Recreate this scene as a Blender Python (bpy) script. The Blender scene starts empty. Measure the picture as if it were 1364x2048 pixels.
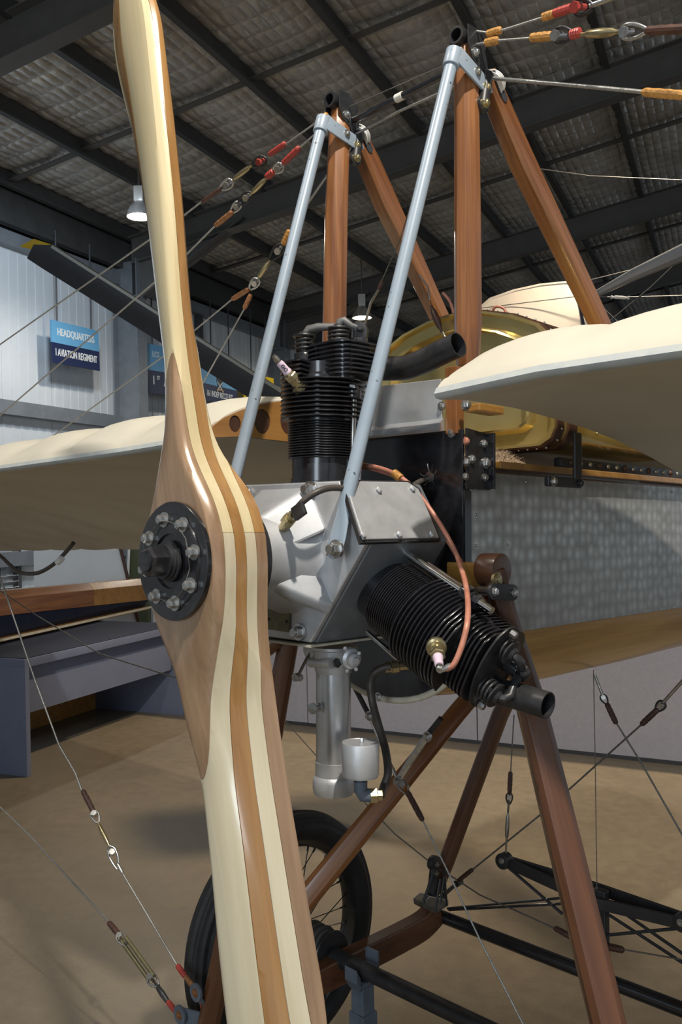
import bpy, bmesh, math, random
from math import sin, cos, pi, radians, sqrt, atan2
from mathutils import Vector as Vc, Matrix, Quaternion, noise
from mathutils.geometry import tessellate_polygon
random.seed(7)
sc = bpy.context.scene
COL = sc.collection

# ------------------------------------------------------------------ camera
F_PX, CX, CY, ROLL = 1760.0, 682.0, 1024.0, radians(1.2)
EYE = Vc((0, 0, 1.5))
RT = Vc((cos(ROLL), 0, -sin(ROLL))); UPV = Vc((sin(ROLL), 0, cos(ROLL))); FW = Vc((0, 1, 0))
cam = bpy.data.cameras.new('camera'); co = bpy.data.objects.new('camera', cam); COL.objects.link(co)
cam.sensor_fit = 'VERTICAL'; cam.sensor_height = 36.0; cam.lens = F_PX / 2048 * 36.0
cam.clip_start = 0.05; cam.clip_end = 200
co.matrix_world = Matrix(((RT.x, UPV.x, -FW.x, EYE.x), (RT.y, UPV.y, -FW.y, EYE.y), (RT.z, UPV.z, -FW.z, EYE.z), (0, 0, 0, 1)))
sc.camera = co

# ------------------------------------------------------------------ world, lights, exposure
sc.view_settings.view_transform = 'Standard'; sc.view_settings.look = 'None'
sc.view_settings.gamma = 1.0; sc.view_settings.use_curve_mapping = False
sc.view_settings.exposure = 0.45
w = bpy.data.worlds.new('world'); sc.world = w; w.use_nodes = True
bg = w.node_tree.nodes['Background']; bg.inputs[0].default_value = (0.80, 0.90, 1.0, 1); bg.inputs[1].default_value = 0.29

def lamp_light(name, typ, loc, energy, color, size=0.3, target=None, spot=150, blend=0.6, sizey=None):
    l = bpy.data.lights.new(name, typ); l.energy = energy; l.color = color
    o = bpy.data.objects.new(name, l); COL.objects.link(o); o.location = loc
    if typ == 'SPOT': l.spot_size = radians(spot); l.spot_blend = blend; l.shadow_soft_size = size
    elif typ == 'AREA':
        l.shape = 'RECTANGLE'; l.size = size; l.size_y = sizey or size
    else: l.shadow_soft_size = size
    d = (Vc(target) - Vc(loc)) if target else Vc((0, 0, -1))
    o.rotation_euler = d.to_track_quat('-Z', 'Y').to_euler()
    return o
WARM = (1.0, 0.80, 0.55); COOL = (0.78, 0.90, 1.0); NEUT = (1.0, 0.93, 0.82)
# high bay lamps of the hangar roof (out of the frame) and an added wall spot
lamp_light('hangar_light', 'SPOT', (0.7, -0.5, 5.4), 790, NEUT, 0.08)
lamp_light('hangar_light', 'SPOT', (-1.9, 1.2, 5.2), 130, NEUT, 0.12)
lamp_light('hangar_light', 'SPOT', (2.8, 6.0, 5.5), 1150, WARM, 0.14, target=(1.0, 5.9, 0), spot=66, blend=.7)
lamp_light('hangar_light', 'SPOT', (-2.2, 7.6, 4.9), 210, COOL, 0.22, target=(-3.6, 10.6, 2.2), spot=105, blend=.6)  # added cool spot without a fixture, brightens the left wall
# daylight through the hangar door behind the camera
lamp_light('door_daylight', 'AREA', (-2.6, -4.6, 2.3), 85, COOL, 1.5, target=(0.0, 2.2, 1.4), sizey=3.4)

# ------------------------------------------------------------------ coordinates
def ray(x, y): return FW + RT * ((x - CX) / F_PX) - UPV * ((y - CY) / F_PX)
def PD(x, y, d): return EYE + ray(x, y) * d
B = ray(2408, 1058).normalized()                 # the aeroplane's axis, towards its tail
P = Vc((B.y, -B.x, 0)).normalized()              # port
V = P.cross(B); V = V if V.z > 0 else -V         # up
O = PD(640, 1113, 1.68)                          # crankshaft, under the upright cylinder
def A(b, p, u): return O + B * b + P * p + V * u
def _pl(x, y, n, k):
    d = ray(x, y); return EYE + d * ((k - (EYE - O).dot(n)) / d.dot(n))
def PB(x, y, b): return _pl(x, y, B, b)
def PP(x, y, p): return _pl(x, y, P, p)
def PU(x, y, u): return _pl(x, y, V, u)
FZ = -0.085                                      # floor height
def PZ(x, y, z=FZ):
    d = ray(x, y); return EYE + d * ((z - EYE.z) / d.z)
LW = Vc((sin(radians(23.6)), cos(radians(23.6)), 0)); MW = Vc((LW.y, -LW.x, 0)); ZW = Vc((0, 0, 1))   # hangar: along its left wall, away from it
W0 = Vc((-3.9, 10.0, 0))
def H(t, m, z): return W0 + LW * t + MW * m + ZW * z
def PWALL(x, y, m):                              # pixel onto the vertical plane m metres in front of the left wall
    d = ray(x, y); k = (W0 + MW * m).dot(MW) - EYE.dot(MW); return EYE + d * (k / d.dot(MW))

# ------------------------------------------------------------------ materials
def new_mat(name, col=(.8, .8, .8), rough=.5, metal=0.0, coat=0.0, spec=.5):
    m = bpy.data.materials.new(name); m.use_nodes = True
    b = m.node_tree.nodes['Principled BSDF']
    b.inputs['Base Color'].default_value = (*col, 1); b.inputs['Roughness'].default_value = rough
    b.inputs['Metallic'].default_value = metal; b.inputs['Coat Weight'].default_value = coat
    b.inputs['Coat Roughness'].default_value = .10
    b.inputs['Specular IOR Level'].default_value = spec
    return m
def nodes(m): return m.node_tree.nodes, m.node_tree.links, m.node_tree.nodes['Principled BSDF']
def ramp(N, stops):
    r = N.new('ShaderNodeValToRGB'); e = r.color_ramp.elements
    while len(e) < len(stops): e.new(.5)
    for i, (p, c) in enumerate(stops): e[i].position = p; e[i].color = (*c, 1) if len(c) == 3 else c
    return r
def tex_noise(N, L, vec, scale, detail=4, rough=.55, dist=0.0):
    n = N.new('ShaderNodeTexNoise'); n.inputs['Scale'].default_value = scale; n.inputs['Detail'].default_value = detail
    n.inputs['Roughness'].default_value = rough; n.inputs['Distortion'].default_value = dist
    if vec: L.new(vec, n.inputs['Vector'])
    return n
def mapping(N, L, scale=(1, 1, 1), rot=(0, 0, 0), src='Object'):
    t = N.new('ShaderNodeTexCoord'); mp = N.new('ShaderNodeMapping')
    mp.inputs['Scale'].default_value = scale; mp.inputs['Rotation'].default_value = rot
    L.new(t.outputs[src], mp.inputs['Vector']); return mp.outputs['Vector']
def along(N, L, d, scale):                        # object coordinates turned so that z runs along d, then scaled
    q = Vc(d).normalized().rotation_difference(Vc((0, 0, 1)))
    v = mapping(N, L, rot=q.to_euler()); mp = N.new('ShaderNodeMapping'); mp.inputs['Scale'].default_value = scale
    L.new(v, mp.inputs['Vector']); return mp.outputs['Vector']
def bump(N, L, b, h, s, dist=.01):
    n = N.new('ShaderNodeBump'); n.inputs['Strength'].default_value = s; n.inputs['Distance'].default_value = dist
    L.new(h, n.inputs['Height']); L.new(n.outputs['Normal'], b.inputs['Normal']); return n
def speckle(name, col, col2, rough=.5, metal=0., scale=30, coat=0., bmp=0., spec=.5, r2=None):
    m = new_mat(name, col, rough, metal, coat, spec); N, L, b = nodes(m)
    n = tex_noise(N, L, mapping(N, L), scale, 6, .65)
    r = ramp(N, [(.35, col), (.68, col2)]); L.new(n.outputs['Fac'], r.inputs[0]); L.new(r.outputs[0], b.inputs['Base Color'])
    if r2 is not None:
        q = N.new('ShaderNodeMapRange'); q.inputs[3].default_value = rough; q.inputs[4].default_value = r2
        L.new(n.outputs['Fac'], q.inputs[0]); L.new(q.outputs[0], b.inputs['Roughness'])
    if bmp: bump(N, L, b, n.outputs['Fac'], bmp, .004)
    return m
_wood = {}
def wood(name, c1, c2, d=(0, 0, 1), rough=.3, coat=.6, sc_=(55, 55, 2.2), c3=None):
    d = Vc(d).normalized(); key = (name, tuple(round(x, 1) for x in d))
    if key in _wood: return _wood[key]
    m = new_mat(name, c1, rough, 0, coat); N, L, b = nodes(m)
    v = along(N, L, d, sc_); n = tex_noise(N, L, v, 1.0, 7, .62, .6)
    v2 = along(N, L, d, (9, 9, .7)); n2 = tex_noise(N, L, v2, 1.0, 3, .5, 1.2)
    r = ramp(N, [(.28, c1), (.72, c2)]); L.new(n.outputs['Fac'], r.inputs[0])
    r2 = ramp(N, [(.38, (1, 1, 1)), (.7, c3 or (.62, .56, .52))]); L.new(n2.outputs['Fac'], r2.inputs[0])
    mx = N.new('ShaderNodeMix'); mx.data_type = 'RGBA'; mx.blend_type = 'MULTIPLY'; mx.inputs[0].default_value = .75
    L.new(r.outputs[0], mx.inputs[6]); L.new(r2.outputs[0], mx.inputs[7]); L.new(mx.outputs[2], b.inputs['Base Color'])
    bump(N, L, b, n.outputs['Fac'], .06, .002)
    _wood[key] = m; return m
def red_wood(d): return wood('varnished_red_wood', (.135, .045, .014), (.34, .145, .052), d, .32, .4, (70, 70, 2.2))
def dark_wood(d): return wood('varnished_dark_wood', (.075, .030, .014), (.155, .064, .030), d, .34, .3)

M = {}
M['walnut'] = wood('walnut', (.25, .150, .085), (.39, .260, .160), A(0, -.225, .974) - O, .24, .8, (60, 60, 2.5), (.74, .70, .66))
M['walnut2'] = wood('walnut_amber', (.30, .15, .05), (.43, .24, .09), A(0, -.225, .974) - O, .24, .8, (60, 60, 2.5), (.8, .76, .7))
M['maple'] = wood('maple', (.56, .49, .345), (.67, .605, .45), A(0, -.225, .974) - O, .22, .8, (45, 45, 2.), (.83, .80, .74))
M['maple2'] = wood('maple_warm_lit', (.62, .51, .30), (.73, .62, .40), A(0, -.225, .974) - O, .22, .8, (45, 45, 2.), (.88, .85, .78))  # maple with the upper half's warm reflected light put into its colour
M['black'] = speckle('black_enamel', (.010, .010, .012), (.022, .022, .026), .22, 0, 40, .5)
M['black2'] = speckle('black_paint_satin', (.014, .014, .016), (.03, .03, .032), .42, 0, 25, .1)
M['fin'] = speckle('black_fin_enamel', (.008, .008, .010), (.02, .02, .024), .26, .0, 60, .35)
M['alu'] = speckle('cast_aluminium', (.52, .53, .55), (.64, .65, .67), .42, .62, 18, 0, .05, r2=.56)
M['alu_bright'] = speckle('bright_aluminium', (.60, .61, .63), (.72, .73, .75), .24, .75, 14, 0, .02, r2=.36)
M['alu_dull'] = speckle('dull_grey_casting', (.17, .185, .205), (.22, .235, .255), .38, .3, 14)  # darker grey than the front castings
M['silver'] = speckle('zinc_steel', (.42, .42, .42), (.62, .62, .60), .28, .9, 90)
M['steel'] = speckle('bare_steel', (.30, .29, .27), (.48, .46, .42), .30, .9, 60)
M['chrome'] = new_mat('bright_steel', (.70, .70, .68), .15, 1.0)
M['greypaint'] = speckle('pale_grey_enamel', (.25, .31, .375), (.30, .36, .43), .36, 0, 6, .2)
_n, _l, _b = nodes(M['greypaint'])                # chips worn through the enamel
_c = tex_noise(_n, _l, mapping(_n, _l), 95, 3, .5); _r = ramp(_n, [(.70, (1, 1, 1)), (.745, (.25, .24, .24))]); _l.new(_c.outputs['Fac'], _r.inputs[0])
_x = _n.new('ShaderNodeMix'); _x.data_type = 'RGBA'; _x.blend_type = 'MULTIPLY'; _x.inputs[0].default_value = 1
_old = _b.inputs['Base Color'].links[0].from_socket; _l.new(_old, _x.inputs[6]); _l.new(_r.outputs[0], _x.inputs[7]); _l.new(_x.outputs[2], _b.inputs['Base Color'])
M['brass'] = speckle('polished_brass', (.70, .54, .20), (.84, .70, .34), .14, .82, 5, 0, .10, r2=.22)
M['brass_fit'] = speckle('brass_fitting', (.36, .30, .17), (.52, .44, .26), .3, .9, 60)
M['plate'] = speckle('tarnished_brass_plate', (.13, .12, .065), (.19, .17, .09), .45, .5, 90)
M['alu_nose'] = speckle('satin_cast_aluminium', (.40, .41, .43), (.50, .51, .53), .50, .5, 18, 0, .05, r2=.66)
M['rubber'] = speckle('tyre_rubber', (.012, .012, .013), (.024, .024, .025), .62, 0, 30)
M['hose'] = speckle('brown_rubber_hose', (.05, .042, .036), (.085, .07, .06), .45, 0, 25)
M['copper'] = speckle('copper_red_lead', (.40, .15, .10), (.55, .25, .17), .42, .1, 40, 0, .1)
M['copper_wrap'] = speckle('copper_wire_wrapping', (.20, .085, .035), (.42, .19, .08), .42, .35, 160, 0, .4)
M['dark_wrap'] = speckle('dark_brown_wrapping', (.035, .016, .012), (.09, .04, .03), .5, 0, 140, 0, .4)
M['amber_wrap'] = speckle('amber_wrapping', (.34, .15, .03), (.60, .32, .09), .34, .1, 130, 0, .5)
M['redtag'] = new_mat('red_paint', (.36, .045, .035), .45)
M['cable'] = speckle('steel_cable', (.26, .26, .25), (.50, .50, .48), .4, .7, 260)
M['cable_dark'] = speckle('dull_wire', (.12, .115, .105), (.24, .23, .21), .45, .6, 200)
M['pink'] = new_mat('pale_pink_ceramic', (.72, .56, .68), .22, 0, .4)
M['leather'] = speckle('brown_leather', (.045, .018, .012), (.085, .036, .022), .45, 0, 60, 0, .2)
M['fur'] = speckle('brown_fleece', (.13, .085, .05), (.42, .32, .22), .95, 0, 120, 0, 1.0)
M['white_tape'] = new_mat('white_tape', (.72, .70, .62), .6)
M['porcelain'] = new_mat('white_pulley', (.74, .74, .72), .25, 0, .3)
M['zinc_blue'] = speckle('blue_grey_paint', (.085, .105, .135), (.115, .14, .175), .45, 0, 20)
def fabric(name, c1, c2):
    m = new_mat(name, c1, .62, 0, 0, .3); N, L, b = nodes(m)
    n = tex_noise(N, L, mapping(N, L), 3.0, 5, .6); n2 = tex_noise(N, L, mapping(N, L), 420, 2, .5)
    r = ramp(N, [(.35, c1), (.7, c2)]); L.new(n.outputs['Fac'], r.inputs[0]); L.new(r.outputs[0], b.inputs['Base Color'])
    bump(N, L, b, n2.outputs['Fac'], .12, .001); return m
M['doped'] = fabric('doped_linen', (.53, .495, .41), (.61, .57, .48))
M['grey_linen'] = fabric('grey_linen', (.37, .34, .31), (.44, .41, .37))
M['le_shade'] = speckle('bluish_shade_tape', (.36, .40, .41), (.46, .47, .45), .5, 0, 30)  # the edge's blue-grey shading is put into the tape colour
M['ply_amber'] = wood('amber_plywood', (.30, .145, .03), (.44, .23, .06), P, .3, .5, (70, 70, 4))
M['ply_belly'] = wood('amber_belly_plywood', (.42, .22, .055), (.60, .35, .11), B, .34, .3, (60, 60, 2), (.5, .42, .34))
M['ply_rib'] = wood('rib_plywood', (.30, .14, .035), (.42, .21, .06), B, .3, .6, (50, 50, 5))
M['edge_cream'] = speckle('cream_rim', (.50, .46, .36), (.66, .61, .50), .6, 0, 30)
def burnished():
    m = new_mat('burnished_aluminium', (.42, .42, .40), .3, .5); N, L, b = nodes(m)
    t = N.new('ShaderNodeTexCoord')
    dots = []
    for ax, s in ((B, 1), (V, 1)):
        d = N.new('ShaderNodeVectorMath'); d.operation = 'DOT_PRODUCT'; d.inputs[1].default_value = tuple(ax); L.new(t.outputs['Object'], d.inputs[0]); dots.append(d.outputs['Value'])
    cb = N.new('ShaderNodeCombineXYZ'); L.new(dots[0], cb.inputs[0]); L.new(dots[1], cb.inputs[1])
    vo = N.new('ShaderNodeTexVoronoi'); vo.inputs['Scale'].default_value = 36; vo.inputs['Randomness'].default_value = .42; L.new(cb.outputs[0], vo.inputs['Vector'])
    n = tex_noise(N, L, cb.outputs[0], 7, 4, .6)
    r = ramp(N, [(.0, (.66, .67, .66)), (.35, (.50, .50, .485)), (.65, (.40, .40, .385))]); L.new(vo.outputs['Distance'], r.inputs[0])
    r2 = ramp(N, [(.3, (.74, .74, .72)), (.75, (1, 1, 1))]); L.new(n.outputs['Fac'], r2.inputs[0])
    mx = N.new('ShaderNodeMix'); mx.data_type = 'RGBA'; mx.blend_type = 'MULTIPLY'; mx.inputs[0].default_value = 1
    L.new(r.outputs[0], mx.inputs[6]); L.new(r2.outputs[0], mx.inputs[7]); L.new(mx.outputs[2], b.inputs['Base Color'])
    rr = N.new('ShaderNodeMapRange'); rr.inputs[2].default_value = .7; rr.inputs[3].default_value = .24; rr.inputs[4].default_value = .42; L.new(vo.outputs['Distance'], rr.inputs[0]); L.new(rr.outputs[0], b.inputs['Roughness'])
    bump(N, L, b, vo.outputs['Distance'], .07, .004)
    return m
M['burnished'] = burnished()
def foil():
    m = new_mat('foil_insulation', (.36, .34, .31), .26, .35); N, L, b = nodes(m)
    v = mapping(N, L); n = tex_noise(N, L, v, 16, 5, .6, .8); n2 = tex_noise(N, L, v, 2.2, 3, .5)
    r = ramp(N, [(.3, (.58, .56, .53)), (.75, (.85, .83, .79))]); L.new(n2.outputs['Fac'], r.inputs[0]); L.new(r.outputs[0], b.inputs['Base Color'])
    bump(N, L, b, n.outputs['Fac'], .5, .02); return m
M['foil'] = foil()
M['purlin'] = speckle('dark_grey_steel', (.060, .061, .063), (.080, .081, .083), .5, .2, 6)
M['rafter'] = speckle('grey_rafter_paint', (.115, .113, .110), (.14, .138, .135), .5, .1, 4)
M['wall'] = speckle('white_wall_sheet', (.66, .70, .74), (.72, .76, .80), .45, 0, 2.5)
M['wall_steel'] = speckle('grey_wall_steel', (.20, .22, .25), (.25, .27, .30), .45, .2, 6)
M['wall_gap'] = new_mat('dark_wall_joint', (.07, .075, .085), .6)
M['navy'] = new_mat('navy_sign_paint', (.012, .022, .075), .5)
M['skyblue'] = new_mat('light_blue_sign_paint', (.13, .37, .62), .5)
M['signwhite'] = new_mat('white_lettering', (.72, .74, .74), .5)
M['signtan'] = new_mat('tan_scroll', (.42, .30, .16), .6)
M['signdark'] = new_mat('dark_emblem', (.03, .03, .035), .5)
M['yellow'] = new_mat('yellow_sign_paint', (.62, .42, .01), .45)
M['bench'] = speckle('slate_blue_laminate', (.125, .145, .215), (.14, .16, .235), .42, 0, 8)
M['bench_dark'] = speckle('navy_table_top', (.012, .017, .036), (.016, .022, .044), .55, 0, 8, 0, 0, .2)
M['partition'] = speckle('grey_felt_panel', (.29, .28, .315), (.325, .315, .35), .8, 0, 40)
M['seam'] = new_mat('dark_seam', (.03, .03, .035), .7)
M['blade_under'] = speckle('dark_rotor_paint', (.018, .022, .032), (.028, .032, .042), .45, 0, 5)
M['blade_edge'] = new_mat('bare_rotor_edge', (.22, .22, .20), .4, .5)
def concrete():
    m = new_mat('polished_concrete', (.3, .22, .13), .4, 0, .0, .4); N, L, b = nodes(m); v = mapping(N, L)
    n = tex_noise(N, L, v, .55, 5, .6, .4); n2 = tex_noise(N, L, v, 16, 6, .7); n3 = tex_noise(N, L, v, 160, 3, .6)
    r = ramp(N, [(.3, (.145, .120, .086)), (.7, (.225, .185, .128))]); L.new(n.outputs['Fac'], r.inputs[0])
    r2 = ramp(N, [(.3, (.80, .80, .80)), (.7, (1.06, 1.06, 1.06))]); L.new(n2.outputs['Fac'], r2.inputs[0])
    r3 = ramp(N, [(.3, (.86, .86, .86)), (.7, (1.08, 1.08, 1.08))]); L.new(n3.outputs['Fac'], r3.inputs[0])
    c = r.outputs[0]
    for q in (r2, r3):
        mx = N.new('ShaderNodeMix'); mx.data_type = 'RGBA'; mx.blend_type = 'MULTIPLY'; mx.inputs[0].default_value = 1
        L.new(c, mx.inputs[6]); L.new(q.outputs[0], mx.inputs[7]); c = mx.outputs[2]
    L.new(c, b.inputs['Base Color'])
    rr = N.new('ShaderNodeMapRange'); rr.inputs[3].default_value = .34; rr.inputs[4].default_value = .55; L.new(n2.outputs['Fac'], rr.inputs[0]); L.new(rr.outputs[0], b.inputs['Roughness'])
    bump(N, L, b, n3.outputs['Fac'], .05, .002); return m
M['concrete'] = concrete()
def glow(name, col, s):
    m = bpy.data.materials.new(name); m.use_nodes = True; N, L, b = nodes(m)
    b.inputs['Base Color'].default_value = (*col, 1); b.inputs['Emission Color'].default_value = (*col, 1); b.inputs['Emission Strength'].default_value = s; return m

# ------------------------------------------------------------------ mesh building
def frame(ax):
    z = Vc(ax).normalized(); x = z.orthogonal().normalized(); return x, z.cross(x), z
class MB:
    def __init__(s): s.v = []; s.f = []
    def add(s, vs, fs):
        k = len(s.v); s.v += [Vc(q) for q in vs]; s.f += [tuple(i + k for i in f) for f in fs]; return s
    def box(s, o, ex, ey, ez):                   # centre and three half-edge vectors
        o, ex, ey, ez = Vc(o), Vc(ex), Vc(ey), Vc(ez)
        vs = [o + ex * a + ey * b + ez * c for a in (-1, 1) for b in (-1, 1) for c in (-1, 1)]
        fs = [(0, 1, 3, 2), (4, 6, 7, 5), (0, 4, 5, 1), (2, 3, 7, 6), (0, 2, 6, 4), (1, 5, 7, 3)]
        if ex.cross(ey).dot(ez) < 0: fs = [f[::-1] for f in fs]
        return s.add(vs, fs)
    def loft(s, rings, c0=True, c1=True, closed=True):
        n = len(rings[0]); k = len(s.v)
        for r in rings: s.v += [Vc(q) for q in r]
        for i in range(len(rings) - 1):
            for j in range(n if closed else n - 1):
                a, b_ = k + i * n + j, k + i * n + (j + 1) % n
                s.f.append((a, b_, b_ + n, a + n))
        if c0: s.f.append(tuple(k + j for j in range(n))[::-1])
        if c1: s.f.append(tuple(k + (len(rings) - 1) * n + j for j in range(n)))
        return s
    def tube(s, pts, r, n=10, cap=True):
        pts = [Vc(q) for q in pts]; rs = r if isinstance(r, (list, tuple)) else [r] * len(pts)
        t0 = (pts[1] - pts[0]).normalized(); x = t0.orthogonal().normalized(); rings = []
        for i, q in enumerate(pts):
            t = (pts[min(i + 1, len(pts) - 1)] - pts[max(i - 1, 0)]).normalized()
            x = (x - t * x.dot(t)).normalized(); y = t.cross(x)
            rings.append([q + (x * cos(2 * pi * j / n) + y * sin(2 * pi * j / n)) * rs[i] for j in range(n)])
        return s.loft(rings, cap, cap)
    def lathe(s, o, ax, prof, n=24, x0=None):     # prof: (radius, height) list
        o = Vc(o); x, y, z = frame(ax)
        if x0 is not None: x = (Vc(x0) - z * Vc(x0).dot(z)).normalized(); y = z.cross(x)
        rings = [[o + z * h + (x * cos(2 * pi * j / n) + y * sin(2 * pi * j / n)) * max(r, 1e-5) for j in range(n)] for r, h in prof]
        return s.loft(rings)
    def prism(s, pts, n, h0=0.0, h1=0.01):        # a flat outline of 3-D points pushed along n
        n = Vc(n); return s.loft([[Vc(q) + n * h0 for q in pts], [Vc(q) + n * h1 for q in pts]])
    def plate(s, outer, holes, o, ex, ey, ez, t):  # outline with holes, thickness t along ez
        o, ex, ey, ez = Vc(o), Vc(ex), Vc(ey), Vc(ez)
        loops = [[Vc((a, b_, 0)) for a, b_ in l] for l in [outer] + holes]
        tri = tessellate_polygon(loops); flat = [q for l in loops for q in l]; k = len(s.v); m = len(flat)
        for h in (0, t): s.v += [o + ex * q.x + ey * q.y + ez * h for q in flat]
        for a, b_, c in tri: s.f += [(k + c, k + b_, k + a), (k + m + a, k + m + b_, k + m + c)]
        i = 0
        for l in loops:
            for j in range(len(l)):
                a, b_ = k + i + j, k + i + (j + 1) % len(l); s.f.append((a, b_, b_ + m, a + m))
            i += len(l)
        return s
WLOC = {}
def mk_mesh(name, mb, mat, c, smooth=35, bevel=0, bseg=2, recalc=True):
    me = bpy.data.meshes.new(name); me.from_pydata([q - c for q in mb.v], [], mb.f)
    bm = bmesh.new(); bm.from_mesh(me)
    if recalc: bmesh.ops.recalc_face_normals(bm, faces=bm.faces)
    if bevel:
        es = [e for e in bm.edges if len(e.link_faces) == 2 and e.calc_face_angle(0) > .45]
        bmesh.ops.bevel(bm, geom=es, offset=bevel, segments=bseg, profile=.6, affect='EDGES', clamp_overlap=True)
    bm.to_mesh(me); bm.free()
    if smooth:
        me.polygons.foreach_set('use_smooth', [True] * len(me.polygons)); me.set_sharp_from_angle(angle=radians(smooth))
    me.materials.append(mat); return me
def put(name, me, c, parent=None, label=None):
    o = bpy.data.objects.new(name, me); COL.objects.link(o)
    WLOC[o.name] = Vc(c); o.location = Vc(c) - (WLOC[parent.name] if parent else Vc((0, 0, 0)))
    if parent: o.parent = parent
    if label: o['label'] = label
    return o
def obj(name, mb, mat, parent=None, label=None, smooth=35, bevel=0, bseg=2, kind=None, recalc=True):
    c = sum(mb.v, Vc((0, 0, 0))) / len(mb.v)
    o = put(name, mk_mesh(name, mb, mat, c, smooth, bevel, bseg, recalc), c, parent, label)
    if kind: o['kind'] = kind
    return o
def thing(name, loc, label, cat, group=None, kind=None):
    o = bpy.data.objects.new(name, None); COL.objects.link(o); o.location = loc; WLOC[o.name] = Vc(loc); o.empty_display_size = .1
    if label: o['label'] = label
    if cat: o['category'] = cat
    if group: o['group'] = group
    if kind: o['kind'] = kind
    return o
def tag(o, label, cat, group=None):
    o['label'] = label; o['category'] = cat
    if group: o['group'] = group
    return o
def spline(pts, n=8):                             # Catmull-Rom through 3-D points
    pts = [Vc(q) for q in pts]; out = []
    for i in range(len(pts) - 1):
        p0, p1, p2, p3 = pts[max(i - 1, 0)], pts[i], pts[i + 1], pts[min(i + 2, len(pts) - 1)]
        for k in range(n):
            t = k / n; out.append(.5 * ((2 * p1) + (p2 - p0) * t + (2 * p0 - 5 * p1 + 4 * p2 - p3) * t * t + (3 * p1 - p0 - 3 * p2 + p3) * t ** 3))
    return out + [pts[-1]]
def interp(x, tab):
    if x <= tab[0][0]: return tab[0][1]
    for (a, va), (b_, vb) in zip(tab, tab[1:]):
        if x <= b_: return va + (vb - va) * (x - a) / (b_ - a)
    return tab[-1][1]
def smoothtab(x, tab):                            # same table, eased by averaging
    return sum(interp(x + d, tab) for d in (-.035, -.02, -.01, 0, .01, .02, .035)) / 7
_cache = {}
def bolt(c, ax, r, parent, mat='silver', h=None, washer=1.45, name='bolt', castle=False):
    ax = Vc(ax).normalized(); key = (tuple(round(q, 2) for q in ax), round(r, 4), mat, h, washer, castle)
    if key not in _cache:
        mb = MB(); hh = h or r * 1.1; t = r * .22
        if washer: mb.lathe((0, 0, 0), ax, [(r * washer, -t), (r * washer, t), (r * .9, t * 1.05)], 18)
        x, y, z = frame(ax)
        def hexr(k, hgt): return [(x * cos(pi / 3 * j) + y * sin(pi / 3 * j)) * r * k + z * hgt for j in range(6)]
        mb.loft([hexr(1, t), hexr(1, hh * .8), hexr(.86, hh)])
        if castle:
            mb.lathe(z * hh, z, [(r * .72, 0), (r * .72, r * .5), (r * .3, r * .5)], 10)
            mb.tube([z * (hh + r * .25) - x * r * 1.15, z * (hh + r * .25) + x * r * 1.2 + y * r * .3], r * .14, 6)
        else: mb.lathe(z * hh, z, [(r * .55, -.0001), (r * .55, r * .12), (r * .3, r * .14)], 10)
        _cache[key] = mk_mesh(name, mb, M[mat], Vc((0, 0, 0)), 30)
    return put(name, _cache[key], c, parent)
def ball(c, r, parent, mat, name='rivet'):
    key = ('ball', round(r, 4), mat)
    if key not in _cache:
        mb = MB(); mb.lathe((0, 0, 0), (0, 0, 1), [(r * sin(a), -r * cos(a)) for a in [pi * i / 6 for i in range(7)]], 10)
        _cache[key] = mk_mesh(name, mb, M[mat], Vc((0, 0, 0)), 60)
    return put(name, _cache[key], c, parent)

# ================================================================== the hangar
fl = MB(); fl.add([(-14, -9, FZ), (16, -9, FZ), (16, 36, FZ), (-14, 36, FZ)], [(0, 1, 2, 3)])
o = obj('floor', fl, M['concrete'], smooth=0, kind='structure')

EAVE, SLOPE, MR = 4.95, .15, 9.63
def roof_z(m): return 4.96 + SLOPE * m if m <= MR else 4.96 + SLOPE * (2 * MR - m)
RT_T = [2.48 + 4.43 * k for k in range(-3, 6)]; PM = 1.07
ceil = thing('ceiling', H(2, MR, roof_z(MR)), None, None, kind='structure')
def slope_dir(s): return (MW + ZW * SLOPE * s).normalized()
def foil_mesh(s):
    mb = MB(); nt, nm = 216, 80; vs = []; L_, D_ = 4.43, PM / slope_dir(s).dot(MW); sd = slope_dir(s); up = sd.cross(LW); up = up if up.z > 0 else -up
    for i in range(nt + 1):
        for j in range(nm + 1):
            a, c = L_ * i / nt, D_ * j / nm
            q = abs(sin(pi * a / (L_ / 18))) ** .5 * abs(sin(pi * c / (D_ / 10))) ** .5
            sag = .05 * sin(pi * c / D_) + .026 * q * (.75 + .7 * noise.noise((a * 2.1, c * 2.7, s))) + .010 * noise.noise((a * 6, c * 9, 3 + s)) + .004 * noise.noise((a * 31, c * 31, 3 + s))
            vs.append(LW * a + sd * c - up * sag)
    fs = [(i * (nm + 1) + j, (i + 1) * (nm + 1) + j, (i + 1) * (nm + 1) + j + 1, i * (nm + 1) + j + 1) for i in range(nt) for j in range(nm)]
    mb.add(vs, fs); return mk_mesh('insulation_sheet', mb, M['foil'], Vc((0, 0, 0)), 60, recalc=False)
fmesh = {s: foil_mesh(s) for s in (1, -1)}
for k in range(len(RT_T) - 1):
    for j in range(14):
        m0 = j * PM; s = 1 if m0 < MR - .1 else -1
        put('insulation_sheet', fmesh[s], H(RT_T[k], m0, roof_z(m0) + .60), ceil)
mb = MB()
for s_, m0, m1 in ((1, -.4, MR), (-1, MR, 15.2)):
    mb.add([H(-12, m0, roof_z(m0) + .68), H(26, m0, roof_z(m0) + .68), H(26, m1, roof_z(m1) + .68), H(-12, m1, roof_z(m1) + .68)], [(0, 1, 2, 3)])
obj('roof_sheet', mb, M['purlin'], ceil, smooth=0, recalc=False)
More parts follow.
